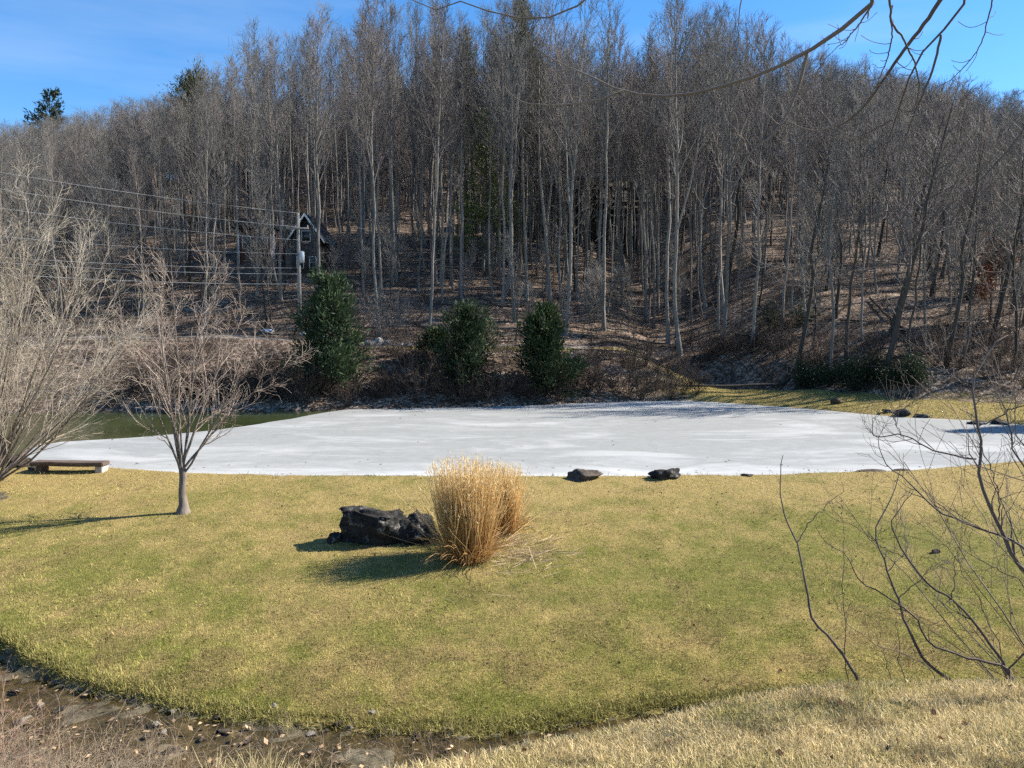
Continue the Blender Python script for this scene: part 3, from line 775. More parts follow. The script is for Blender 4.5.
ev(466, 250, 95.0, dict(top=28, seed=9, rbase=3.4, ragged=.6, whorls=36, per=5, dens=14, leaf=.55, wid=.05, power=.6, first=.45, r0=.24, col=((.04, .05, .02), (.10, .105, .045))), 'thin olive pine between the cabin and the long dark house', 2.5, 'pine_tree')

for x, y, key, s, rz in HAND:
    plant(key, x, y, s, rz if not key.startswith('lean') else rz, (0, 0))

def houses_block(x, y):
    if HX0 - 2 < x < HX1 + 1.5 and 106 < y < 122: return True
    if -34 < x < -18 and 60 < y < 91 and abs(x / y + (512 - 302) / F) < .022: return True
    if -28 < x < -18 and 77 < y < 91 : return True
    if -31 < x < -17.5 and 79 < y < 81.5: return True
    return False
LIM = 298
rngT = np.random.default_rng(99)
tries = 0
while len(TREES) < LIM and tries < 20000:
    tries += 1
    q = rngT.uniform(0, 1); y = 58 + (118 - 58) * q ** .8
    x = rngT.uniform(-.72, .72) * y
    uu = y - float(y_far(np.array([x]))[0]); bl_ = 13.0 if x < 10 else 12.0
    if uu < bl_ or houses_block(x, y) or not free(x, y, 2.1): continue
    left = x < -.30 * y
    tallp = .45 if left and y < 85 else (.88 if x < .30 * y else .6)
    key = 'tall%d' % rngT.integers(0, 7) if rngT.uniform() < tallp else 'mid%d' % rngT.integers(0, 3)
    if rngT.uniform() < (.3 if x > .35 * y else .05): key = 'lean1'
    s = rngT.uniform(.82, 1.08) * (.86 if x > .36 * y else 1) * (.80 if left else 1)
    occupied.append((x, y, 2.0))
    plant(key, x, y, s, rngT.uniform(0, 6.28) if key != 'lean1' else rngT.uniform(-.5, .5), tuple(rngT.normal(0, .042, 2)))
print('individual trees', len(TREES), tries)

# saplings on the slope
SAPS = []
k = 0
while k < 95:
    y = rngT.uniform(57, 84); x = rngT.uniform(-.7, .7) * y
    uu = y - float(y_far(np.array([x]))[0])
    if uu < (11.8 if x < 10 else 10.5) or houses_block(x, y): continue
    n0 = len(TREES)
    r = plant('sap%d' % rngT.integers(0, 3), x, y, rngT.uniform(.7, 1.2), rngT.uniform(0, 6.28), tuple(rngT.normal(0, .06, 2)), 'bare_sapling', 'sapling', .1)
    SAPS.append(TREES.pop()); k += 1

# evergreens built
for x, y, kw, label, name, group in EVG:
    tr, cr = conifer(**kw)
    root = thing(name, label, 'tree', (x, y, tz(x, y) - .15))
    obj('trunk', tr, BARK_DARK, root); obj('crown', cr, LEAF, root)

# ---- far wood: one mass behind the trees that can be told apart
def far_proto(seed, H, spread, c0, r0, mt, k=(22, 7, 2), ang=(28, 60)):
    rng = np.random.default_rng(seed); TP, TR = trunk_line(rng, H, r0, 8, .02)
    m = MB(); m.tubes(TP, TR, 5)
    B1, R1 = kids(rng, TP, TR, k[0], c0, .99, lambda t, r, p: spread * H * (.06 + .22 * (1 - (t - c0) / (1 - c0)) ** .7) * r, ang, 4, .5, .12, .1, .02, .3); m.tubes(B1, R1, 3)
    B2, R2 = kids(rng, B1, R1, k[1], .2, 1, lambda t, q, p: p * .4 * q + .4, (20, 50), 3, .6, .1, .15, .014, .5); m.tubes(B2, R2, 3)
    B3, R3 = kids(rng, B2, R2, k[2], .2, 1, lambda t, q, p: p * .4 * q + .4, (20, 50), 3, .7, .1, .15, .011, .7); m.tubes(B3, R3, 3)
    me = m.mesh('far_tree'); me.materials.append(mt); return me
FP = [far_proto(500, 20, 1.1, .18, .17, TWIG), far_proto(501, 18, 1.3, .12, .16, TWIG_RED), far_proto(502, 22, .95, .25, .17, TWIG), far_proto(503, 16, 1.4, .10, .14, TWIG_RED),
      far_proto(504, 26, .55, .50, .13, TWIG, (20, 6, 2), (18, 40)), far_proto(505, 27, .5, .55, .12, TWIG, (18, 6, 2), (18, 40)), far_proto(506, 24, .6, .45, .10, TWIG_RED, (20, 6, 2), (20, 45))]
fcol = bpy.data.collections.new('far_tree_kinds')
for i, me in enumerate(FP):
    o = bpy.data.objects.new('far_tree_%02d' % i, me); fcol.objects.link(o)
pts = []
rngF = np.random.default_rng(5)
while len(pts) < 1600:
    y = rngF.uniform(112, 215); x = rngF.uniform(-.80, .80) * y
    if houses_block(x, y): continue
    pts.append((x, y))
npole = 0
while npole < 440:
    y = rngF.uniform(74, 128); x = rngF.uniform(-.74, .74) * y
    if npole < 60: y = rngF.uniform(90, 106); x = rngF.uniform(-.02, .22) * y
    if y - float(y_far(np.array([x]))[0]) < 16 or (HX0 - 1 < x < HX1 + 1 and 107.5 < y < 121) or houses_block(x, y) and y < 95: continue
    pts.append((x, y)); npole += 1
NB_ = len(pts) - npole
pts = np.array(pts); pz_ = terrain(pts[:, 0], pts[:, 1]) - .2
fsc = np.array([cap_scale(512 + F * a / b, b, c_, 21.0, rngF.uniform(.7, 1.15), FAR_ROW, abs(rngF.normal(0, 8)) - 6) for (a, b), c_ in zip(pts, pz_)])
fsc[NB_:] = [cap_scale(512 + F * a / b, b, c_, 27.0, rngF.uniform(.72, 1.05), SKY_ROW, abs(rngF.normal(0, 16))) for (a, b), c_ in zip(pts[NB_:], pz_[NB_:])]
fkind = np.where(np.arange(len(pts)) < NB_, rngF.integers(0, 4, len(pts)), rngF.integers(4, 7, len(pts)))
okf = fsc > .3; fkind = fkind[okf]; pts, pz_, fsc = pts[okf], pz_[okf], fsc[okf]
me = bpy.data.meshes.new('far_wood'); me.vertices.add(len(pts)); me.vertices.foreach_set('co', np.stack([pts[:, 0], pts[:, 1], pz_], 1).astype(np.float32).ravel())
for nm, arr in (('rot', rngF.uniform(0, 6.28, len(pts))), ('scl', fsc)):
    a = me.attributes.new(nm, 'FLOAT', 'POINT'); a.data.foreach_set('value', arr.astype(np.float32))
a = me.attributes.new('kind', 'INT', 'POINT'); a.data.foreach_set('value', fkind.astype(np.int32))
fw = obj('far_wood', me); tag(fw, 'mass of bare winter trees covering the hill to its ridge', kind='stuff')
ng = bpy.data.node_groups.new('scatter', 'GeometryNodeTree')
ng.interface.new_socket('Geometry', in_out='INPUT', socket_type='NodeSocketGeometry'); ng.interface.new_socket('Geometry', in_out='OUTPUT', socket_type='NodeSocketGeometry')
N = ng.nodes; gi = N.new('NodeGroupInput'); go = N.new('NodeGroupOutput'); ip_ = N.new('GeometryNodeInstanceOnPoints'); ci = N.new('GeometryNodeCollectionInfo')
ci.inputs['Collection'].default_value = fcol; ci.inputs['Separate Children'].default_value = True; ci.inputs['Reset Children'].default_value = True
def nattr(nm, typ):
    n = N.new('GeometryNodeInputNamedAttribute'); n.data_type = typ; n.inputs['Name'].default_value = nm; return n.outputs['Attribute']
ip_.inputs['Pick Instance'].default_value = True
cx = N.new('ShaderNodeCombineXYZ'); ng.links.new(nattr('rot', 'FLOAT'), cx.inputs[2])
e2r = N.new('FunctionNodeEulerToRotation'); ng.links.new(cx.outputs[0], e2r.inputs[0])
ng.links.new(gi.outputs[0], ip_.inputs['Points']); ng.links.new(ci.outputs[0], ip_.inputs['Instance']); ng.links.new(nattr('kind', 'INT'), ip_.inputs['Instance Index'])
ng.links.new(e2r.outputs[0], ip_.inputs['Rotation']); ng.links.new(nattr('scl', 'FLOAT'), ip_.inputs['Scale']); ng.links.new(ip_.outputs[0], go.inputs[0])
md = fw.modifiers.new('scatter', 'NODES'); md.node_group = ng

# ------------------------------------------------------------------ labels of the wood
LAND = [(-40, 'the bushy many-stemmed tree'), (70, 'the low bench'), (165, 'the small lawn tree'), (245, 'the red brown house'), (308, 'the small gabled cabin'), (372, 'the pale roadside stones'), (455, 'the short broad evergreen'), (545, 'the cone shaped evergreen'), (610, 'the split shore boulder'),
        (670, 'the jagged shore boulder'), (760, 'the fallen log'), (840, 'the lone far boulder'), (900, 'the dark rhododendrons'), (985, 'the russet leaved beech'), (1100, 'the rock row')]
ORD = ['lowest', 'second lowest', 'third lowest', 'fourth lowest', 'fifth lowest']
bins = {}
for tdict in TREES:
    j = min(range(len(LAND)), key=lambda i: abs(LAND[i][0] - tdict['px'])); bins.setdefault(j, []).append(tdict)
for j, L in bins.items():
    L.sort(key=lambda d: -d['row'])
    for i, d in enumerate(L):
        o = d['o']; sh = 'leaning dark' if d['lean'] else ('tall straight grey' if d['key'].startswith('tall') else 'slender spreading dark')
        if i < 5:
            o['label'] = '%s bare tree, %s on the slope above %s' % (sh, ORD[i], LAND[j][1]); o['group'] = 'bare trees standing in the wood'
        else:
            o['label'] = 'bare tree deep in the wood, far upslope behind %s' % LAND[j][1]; o['group'] = 'bare trees deep in the wood above %s' % LAND[j][1].replace('the ', '', 1)
bins = {}
for tdict in SAPS:
    j = min(range(len(LAND)), key=lambda i: abs(LAND[i][0] - tdict['px'])); bins.setdefault(j, []).append(tdict)
for j, L in bins.items():
    L.sort(key=lambda d: -d['row'])
    for i, d in enumerate(L):
        o = d['o']
        if i < 3:
            o['label'] = 'thin bare sapling, %s on the slope above %s' % (ORD[i], LAND[j][1]); o['group'] = 'thin saplings on the slope'
        else:
            o['label'] = 'thin bare sapling among the trunks, upslope behind %s' % LAND[j][1]; o['group'] = 'thin saplings among the trunks above %s' % LAND[j][1].replace('the ', '', 1)

# ------------------------------------------------------------------ shrubs along the far shore
SH = [shrub(600, 2.2, 16, 45, 6, 5, .016, .03), shrub(601, 1.7, 18, 60, 6, 5, .013, .0), shrub(602, 2.8, 12, 35, 7, 5, .02, .02)]
for s_ in SH: s_.materials.append(BRUSH)
k = 0; rs_ = np.random.default_rng(12)
spots = []
for px in np.arange(105, 700, 11.5):
    y_ = float(y_far(np.array([(px - 512) / F * 49]))[0]) + rs_.uniform(.8, 6.0)
    spots.append((px, y_))
for px in np.arange(110, 700, 14.0):
    spots.append((px, float(y_far(np.array([(px - 512) / F * 49]))[0]) + rs_.uniform(.25, 1.4)))
for px in np.arange(700, 1030, 13): 
    yq = 58.0
    for _ in range(6): yq = float(y_far(np.array([(px - 512) / F * yq]))[0]) + 10.0 - 2.5 * float(sstep(18, 30, (px - 512) / F * yq)) + 2.2
    spots.append((px, yq + rs_.uniform(0, 3.5)))
for px in np.arange(690, 800, 22): spots.append((px, 66 + rs_.uniform(-2, 3)))
for px in np.arange(925, 1060, 10): spots.append((px, rs_.uniform(52, 58)))
nb = {}
for i, (px, y_) in enumerate(spots):
    x = (px - 512) / F * y_
    o = obj('bare_shrub', SH[i % 3], None, None, (x, y_, tz(x, y_) - .08), (0, 0, rs_.uniform(0, 6.28)), rs_.uniform(.7, 1.15))
    if px < 330: lab, grp = 'tangled brown leafless shrub on the bank behind the open green water', 'leafless shrubs behind the open water'
    elif px < 690: lab, grp = 'dark leafless shrub on the shaded bank beneath the evergreens', 'leafless shrubs under the evergreens'
    elif px < 925 and px > 810: lab, grp = 'leafless shrub among the dark rhododendrons at the wood edge', 'leafless shrubs among the rhododendrons'
    elif px < 810: lab, grp = 'low leafless shrub at the wood edge behind the fallen log', 'leafless shrubs behind the fallen log'
    else: lab, grp = 'tangled leafless shrub behind the rock row on the far shore', 'leafless shrubs behind the rock row'
    tag(o, lab, 'shrub', grp)
P = ground_at(385, 338, 45)
o = obj('bare_shrub', shrub(610, 4.2, 34, 50, 6, 4, .02, .0, .007), TWIG, None, (P[0], P[1], P[2] - .1)); tag(o, 'grey fan shaped leafless shrub by the pale roadside stones', 'shrub')
# under-storey brush on the slope: uncountable
m = MB(); rb = np.random.default_rng(21)
n = 3000; y = 57 + 45 * rb.uniform(0, 1, n) ** 1.3; x = rb.uniform(-.72, .72, n) * y
ok = (y - y_far(x)) > np.where(x < 10, 12.0, 10.6); x, y = x[ok], y[ok]; n = len(x)
P0 = np.stack([x, y, terrain(x, y)], 1); P0 = np.repeat(P0, 5, 0); n = len(P0)
d = rb.normal(size=(n, 3)) * .55; d[:, 2] = 1; d = unit(d); L = rb.uniform(.5, 2.2, n); pts_ = [P0]; cur = P0
for j in range(3):
    d = unit(d + rb.normal(size=(n, 3)) * .2); cur = cur + d * (L / 3)[:, None]; pts_.append(cur)
m.tubes(np.stack(pts_, 1), np.ones((n, 1)) * np.array([[.014, .012, .010, .007]]), 3)
o = obj('undergrowth', m.mesh('undergrowth'), BRUSH); tag(o, 'thin leafless undergrowth covering the forest floor', kind='stuff')

# rhododendrons at the foot of the wood
rb = np.random.default_rng(31)
RH = [leafy_bush(700, 1.9, 1.7), leafy_bush(701, 1.5, 1.9), leafy_bush(702, 2.3, 1.5)]
rspots = [(806, 391, 'first'), (828, 388, 'second'), (851, 391, 'third'), (874, 387, 'fourth'), (894, 391, 'fifth'), (915, 389, 'last')]
for i, (px, row, nm) in enumerate(rspots):
    yy = 58.0
    for _ in range(6): x = (px - 512) / F * yy; yy = float(y_far(np.array([x]))[0]) + 10.0 - 2.5 * float(sstep(18, 30, x)) + 1.0 + (i % 2) * .8
    x = (px - 512) / F * yy
    r = thing('rhododendron', '%s dark glossy rhododendron of the row, counting from the fallen log' % nm, 'bush', (x, yy, tz(x, yy) - .05), rb.uniform(0, 6), 'dark rhododendrons behind the grass strip')
    st, fo = RH[i % 3]
    obj('stems', st, BRUSH, r); obj('foliage', fo, LEAF, r); r.scale = (1.05,) * 3
for i, (px, row, lab) in enumerate([(770, 330, 'loose rhododendron alone on the slope above the fallen log'), (968, 300, 'loose evergreen shrub below the russet leaved beech'), (806, 325, 'small rhododendron up the slope over the row of dark ones')]):
    P = ground_at(px, row, 45); st, fo = leafy_bush(710 + i, 2.2, 1.9, 1100, .2, .035, ((.02, .03, .015), (.055, .075, .035)))
    r = thing('rhododendron', lab, 'bush', (P[0], P[1], P[2] - .05)); obj('stems', st, BRUSH, r); obj('foliage', fo, LEAF, r)
P = ground_at(990, 322, 45)
tr, cr = tall_tree(720, H=7, r0=.07, c0=.15, spread=1.4, k1=18, k2=5, k3=3, ang=(40, 75))
rB = np.random.default_rng(9); nV = len(cr.vertices); co = np.empty(nV * 3, np.float32); cr.vertices.foreach_get('co', co); co = co.reshape(-1, 3)
C = co[rB.integers(0, nV, 4200)]; V, Qq = leaf_tris(rB, C.astype(float), .20, .06, -.2)
lm = mesh_from('leaves', V, Qq, smooth=False); cc = np.array([.30, .115, .06]) * rB.uniform(.6, 1.3, (4200, 1)); set_col(lm, np.repeat(cc, 4, 0))
r = thing('beech_tree', 'young beech still holding russet dead leaves among bare trunks', 'tree', (P[0], P[1], P[2] - .1)); obj('trunk', tr, BARK_DARK, r); obj('crown', cr, TWIG, r); obj('leaves', lm, LEAF, r)

# conifer out of the frame whose tip shades the ice
x, y = 29.6, 38.4
P = np.array([x, y])
tr, cr = conifer(41, H=9.6, rbase=2.8, whorls=34, per=7, dens=30, leaf=.4, wid=.06, power=.8, first=.02)
r = thing('evergreen_tree', 'evergreen on the pond shore whose shadow falls across the ice', 'tree', (34.2, 41.0, tz(34.2, 41.0) - .1)); obj('trunk', tr, BARK_DARK, r); obj('crown', cr, LEAF, r)

# ------------------------------------------------------------------ rocks
def rock(seed, sx, sy, sz, rough=.35, sub=4, cuts=9, flat=None):
    import bmesh
    bm = bmesh.new(); bmesh.ops.create_icosphere(bm, subdivisions=sub, radius=1.0)
    rng = np.random.default_rng(seed)
    pl = [(Vector(unit(rng.normal(size=3))), rng.uniform(.45, .8)) for _ in range(cuts)]
    off = Vector(rng.uniform(-50, 50, 3))
    for v in bm.verts:
        p = v.co.copy()
        for nrm, dd in pl:
            k_ = p.dot(nrm) - dd
            if k_ > 0: p -= nrm * k_ * .97
        q_ = p + mnoise.noise_vector(p * 1.3 + off) * .35
        cell = mnoise.voronoi(q_ * 2.2 + off)[0]; cell2 = mnoise.voronoi(q_ * 5.5 + off)[0]
        nz = mnoise.fractal(p * 1.4 + off, .9, 2.1, 4) * rough * .40 - (.35 - min(.35, cell[1] - cell[0])) * rough * .9 - (.3 - min(.3, cell2[1] - cell2[0])) * rough * .38 + mnoise.noise(p * 13 + off) * rough * .07
        p = p * (1.12 + nz)
        if flat is not None:
            lim = flat + .16 * mnoise.noise(p * 1.5 + off) + .10 * p.x * -1 + .05 * mnoise.noise(p * 5 + off)
            if p.z > lim: p.z = lim + (p.z - lim) * .12
        v.co = Vector((p.x * sx, p.y * sy, p.z * sz))
    me = bpy.data.meshes.new('rock'); bm.to_mesh(me); bm.free(); me.shade_smooth(); return me
def mat_rock(name, a, b, lich, amt=.62):
    t = NT(name); p = t.objc(); n1 = t.noise(t.map(p, (1, 1, 2.6)), 3, 8, .72, .3); n2 = t.noise(p, 2.4, 9, .78)
    c = t.ramp(n1, [(.32, a), (.66, b)])
    c = t.mix(t.ramp(n2, [(amt, (0, 0, 0)), (amt + .09, (1, 1, 1))]), c, lich)
    t.bump(t.math('ADD', n1, t.math('MULTIPLY', t.noise(p, 14, 5, .7), .5)), .08, 1.0); return t.fin(c, .95, .08)
ROCK = mat_rock('rock_dark', (.016, .015, .014), (.06, .057, .053), (.30, .285, .25), .55)
ROCK2 = mat_rock('rock_brown', (.045, .035, .027), (.13, .105, .085), (.38, .36, .33), .60)
ROCKP = mat_rock('rock_pale', (.22, .20, .17), (.50, .47, .42), (.62, .60, .56), .6)
ROCKW = mat_rock('rock_wet', (.03, .025, .02), (.13, .105, .08), (.36, .33, .28), .58)
def put_rock(px, row, seed, wpx, hpx, mat, label, depth=1.0, group=None, name='rock', rough=.4, y=None, sink=.28, rz=0.0, flat=None):
    P = ground_at(px, row) if y is None else np.array([(px - 512) / F * y, y, 0])
    s_ = P[1] / F; sx = wpx * s_ / 2; sz = hpx * s_ / (1.7)
    me = rock(seed, sx, sx * depth, sz, rough, 4 if wpx < 50 else 5, 9, flat)
    z = tz(P[0], P[1] + 0.0)
    z = max(z, -.02 if P[1] > 24 else -1.22)
    o = obj(name, me, mat, None, (P[0], P[1] + sx * depth * .6, z + sz * (.5 - sink)), (0, 0, rz))
    return tag(o, label, 'rock', group)
put_rock(377, 545, 821, 82, 78, ROCK, 'big rugged dark rock with pale lichen beside the ornamental grass', .6, rough=.40, flat=.42)
put_rock(417, 542, 816, 58, 40, ROCK, 'lower dark rock between the big rugged rock and the ornamental grass', .8, rough=.34)
put_rock(332, 544, 803, 24, 13, ROCK, 'small dark stone at the shaded end of the big rugged rock', .9)
put_rock(584, 482, 804, 38, 18, ROCK2, 'split boulder with a pale edge on the pond shore', .7, y=24.9, sink=.22)
put_rock(671, 480, 805, 40, 15, ROCK, 'jagged low black boulder on the pond shore', .7, y=25.0, sink=.22, rough=.6)
put_rock(839, 410, 806, 14, 9, ROCK2, 'lone dark boulder on the far shore in front of the grass strip', .9, y=49.5, sink=.05)
for i, (px, row, w_, h_) in enumerate([(893, 420, 15, 6), (908, 421, 18, 8), (926, 422, 16, 6), (984, 424, 20, 6), (1006, 425, 18, 7)]):
    put_rock(px, row, 820 + i, w_, h_, ROCK, '%s stone of the dark rock row edging the far shore, from the lone boulder' % ['first', 'second', 'third', 'fourth', 'fifth', 'sixth', 'seventh'][i], .8, 'row of rocks on the far shore', y=float(y_far(np.array([(px - 512) / F * 44]))[0]) + .1, sink=.1)
for i, (px, row, w_, h_, lab) in enumerate([(878, 478, 34, 5, 'flat ledge stone on the near shore under the saplings'), (912, 477, 30, 6, 'second flat ledge stone on the near shore, nearer the shaded ice'), (750, 480, 14, 3, 'tiny flat stone set in the turf at the pond shore'), (944, 568, 11, 6, 'flat grey stone half sunk in the lawn behind the saplings')]):
    put_rock(px, row, 840 + i, w_, h_, ROCK2, lab, .6, y=(26.6, 26.6, 25.5, 18.6)[i], sink=.15)
put_rock(8, 467, 850, 30, 16, ROCK2, 'brown boulder at the shore beside the bench, partly behind the many-stemmed tree', .8, y=26.6, sink=.15)
put_rock(26, 466, 851, 9, 6, ROCK, 'small black stone at the end of the bench', .9, y=26.2, sink=.1)
for i, (px, row, w_, h_) in enumerate([(370, 345, 11, 6), (379, 343, 9, 6), (388, 344, 13, 7), (399, 346, 9, 5), (362, 347, 8, 4), (408, 347, 10, 5)]):
    P = ground_at(px, row, 45)
    put_rock(px, row, 860 + i, w_, h_, ROCKP, 'pale rubble stone in the roadside pile below the grey fan shaped shrub', .9, 'pale stones by the driveway', y=P[1], sink=.1)
ROCKS = mat_rock('rock_stream_pale', (.12, .105, .08), (.32, .29, .24), (.50, .47, .42), .6)
STREAM = [(10, 656, 12, 9, 1), (20, 668, 14, 8, 0), (16, 696, 14, 8, 0), (20, 727, 22, 10, 1), (38, 710, 12, 6, 1), (58, 714, 14, 8, 0), (172, 714, 13, 7, 1), (155, 730, 12, 9, 1), (163, 735, 10, 6, 1), (146, 741, 12, 8, 0), (172, 755, 18, 9, 0), (215, 722, 14, 7, 0), (222, 735, 16, 7, 0), (246, 745, 14, 7, 0),
          (310, 737, 14, 8, 1), (337, 728, 14, 9, 0), (350, 733, 10, 8, 1), (372, 716, 10, 5, 1), (324, 735, 12, 7, 0), (418, 742, 14, 7, 0), (395, 727, 9, 5, 0), (272, 708, 9, 5, 1), (200, 745, 12, 7, 0), (296, 728, 10, 5, 0)]
for i, (px, row, w_, h_, pale) in enumerate(STREAM):
    put_rock(px, row, 900 + i, w_, h_ * .7, ROCKS if pale else ROCKW, ('pale dry stone lying in the stream below the lawn edge' if pale else 'dark wet stone lying in the stream below the lawn edge'), .8, 'pale stones in the stream' if pale else 'dark stones in the stream', 'stone', .45, sink=.25, rz=i * 1.3)

# ------------------------------------------------------------------ snow, logs
SNOW = NT('snow').fin((.78, .80, .84), .6, .3)
for px, row, w_, lab in ((268, 332, 14, 'small snow patch lying on the roadside, beyond the lawn tree'), (303, 335, 9, 'tiny snow remnant between two larger roadside patches'), (321, 338, 16, 'snow patch on the roadside right beside the largest evergreen')):
    P = ground_at(px, row, 45); s_ = w_ * P[1] / F / 2
    me = rock(int(px), s_, s_ * 1.0, .22, .5, 3)
    o = obj('snow_patch', me, SNOW, None, (P[0], P[1], P[2] + .08)); tag(o, lab, 'snow patch')
def log(px0, row0, px1, row1, r, lab, lift=.1, mat=BARK_DARK):
    A, B_ = ground_at(px0, row0, 45), ground_at(px1, row1, 45)
    tt = np.linspace(0, 1, 12)[:, None]; P = A + (B_ - A) * tt
    P[:, 2] = np.maximum(P[:, 2], terrain(P[:, 0], P[:, 1])) * .5 + .5 * terrain(P[:, 0], P[:, 1]) + lift
    P[:, :2] += (fbm(tt * 4 + px0, tt * 0, 3) - .5) * .5
    m = MB(); m.tubes(P[None], (r * np.linspace(1, .55, 12))[None], 8, True)
    o = obj('fallen_log', m.mesh('fallen_log'), mat); return tag(o, lab, 'log')
log(790, 381, 690, 388, .13, 'long fallen log lying along the back of the grass strip', .15)
log(700, 300, 655, 272, .14, 'fallen trunk slanting down the leafy slope below the long dark house', .2)
log(905, 335, 870, 300, .13, 'fallen trunk lying upslope of the rhododendron row', .2)
log(590, 345, 640, 350, .10, 'thin fallen log across the leaf litter above the split boulder', .1)
log(430, 330, 395, 318, .10, 'thin fallen log near the grey fan shaped shrub', .1)

rl = np.random.default_rng(15)
for i in range(9):
    px = rl.uniform(360, 930); row = rl.uniform(285, 350); dx = rl.uniform(14, 34) * rl.choice([-1, 1])
    log(px, row, px + dx, row + rl.uniform(-12, 4), rl.uniform(.06, .12), 'short fallen log lying in the leaf litter among the trunks', .08, BARK_POPLAR if i % 2 else BARK_DARK)['group'] = 'short fallen logs in the leaf litter'

# ------------------------------------------------------------------ bench
B0, B1 = onz(30, 467.5, .22), onz(102, 468.5, .22)
yb = 26.0; xa, xb = (28 - 512) / F * yb, (103 - 512) / F * yb
zg = min(tz(xa + .2, yb), tz(xb - .2, yb))
BW = mat_simple('bench_wood', (.055, .038, .028), (.15, .11, .085), 4, .8, .01, (1, 8, 8))
BSTONE = mat_simple('bench_end', (.30, .27, .23), (.55, .50, .44), 5, .85, .01)
r = thing('bench', 'low backless bench of one thick plank facing the frozen pond', 'bench', ((xa + xb) / 2, yb, zg), rad(-2))
hw = (xb - xa) / 2
import bmesh
def bevbox(lo, hi, b=.02, warp=0.0):
    bm = bmesh.new(); bmesh.ops.create_cube(bm, size=1)
    for v in bm.verts: v.co = Vector([lo[i] + (v.co[i] + .5) * (hi[i] - lo[i]) for i in range(3)])
    bmesh.ops.subdivide_edges(bm, edges=bm.edges[:], cuts=3, use_grid_fill=True)
    bmesh.ops.bevel(bm, geom=[e for e in bm.edges if len(e.link_faces) == 2 and e.calc_face_angle() > .5], offset=b, segments=2, affect='EDGES')
    for v in bm.verts: v.co += Vector((0, 0, warp * mnoise.noise(v.co * 2.0)))
    me = bpy.data.meshes.new('box'); bm.to_mesh(me); bm.free(); return me
obj('seat', bevbox((-hw, -.24, .22), (hw, .24, .36), .025, .02), BW, r)
obj('leg', bevbox((-hw + .18, -.19, -.12), (-hw + .42, .19, .215), .02), BW, r)
obj('leg', bevbox((hw - .30, -.2, -.12), (hw - .04, .2, .215), .02), BSTONE, r)

# ------------------------------------------------------------------ lawn trees
def lawn_tree():
    P = ground_at(183, 513); rng = np.random.default_rng(44)
    r = thing('lawn_tree', 'small bare vase shaped tree standing alone on the lawn', 'tree', (P[0], P[1], P[2] - .08)); r.scale = (1.08, 1.08, 1.12)
    sc = P[1] / F
    tm = MB()
    TP = np.array([[(0, 0, 0), (.02, 0, .3), (-.01, .01, .65), (.03, 0, 1.0), (.02, .0, 1.25)]]); TR = np.array([[.22, .115, .09, .09, .095]])
    tm.tubes(TP, TR, 10)
    # forks: (dx, height, y) of the tips, in metres
    tips = [(-1.0, 5.6, .5), (-.55, 6.2, -.6), (-.1, 6.6, .3), (.45, 6.4, .9), (.2, 6.0, -1.2), (1.1, 6.0, -.4), (1.7, 5.3, .8), (2.6, 4.5, -.3), (-.9, 4.6, -1.0), (3.0, 4.0, .6)]
    Bs = []
    for i, (dx, hz, dy) in enumerate(tips):
        z0 = .95 + .30 * rng.uniform(); tt = np.linspace(0, 1, 9)[:, None]
        A = np.array([.0, 0, z0]); E = np.array([dx, dy, hz]); M_ = np.array([dx * .22, dy * .3, z0 + (hz - z0) * .38])
        Bz = (1 - tt) ** 2 * A + 2 * tt * (1 - tt) * M_ + tt ** 2 * E
        Bz[1:] += np.cumsum(rng.normal(size=(8, 3)) * .035, 0); Bs.append(Bz)
    BP = np.stack(Bs); BR = (rng.uniform(.026, .042, len(tips)))[:, None] * np.linspace(1, .12, 9)[None] ** .9
    tm.tubes(BP, BR, 6)
    cm = MB()
    k1, r1 = kids(rng, BP, BR, 9, .22, 1.0, lambda t, q, p: (.5 + 1.25 * (1 - t)) * q, (18, 46), 6, .55, .12, .11, .0045, .3); cm.tubes(k1, r1, 4)
    k2, r2 = kids(rng, k1, r1, 6, .15, 1.0, lambda t, q, p: (.25 + .45 * (1 - t)) * q, (18, 55), 5, .65, .08, .14, .003, .5); cm.tubes(k2, r2, 3)
    k3, r3 = kids(rng, k2, r2, 3, .2, 1.0, lambda t, q, p: .22 * q + .06, (20, 60), 3, .7, .06, .15, .0024, .8); cm.tubes(k3, r3, 3)
    obj('trunk', tm.mesh('trunk'), BARK_LAWN, r); obj('crown', cm.mesh('crown'), TWIG_SMALL, r)
    return P
LT = lawn_tree()

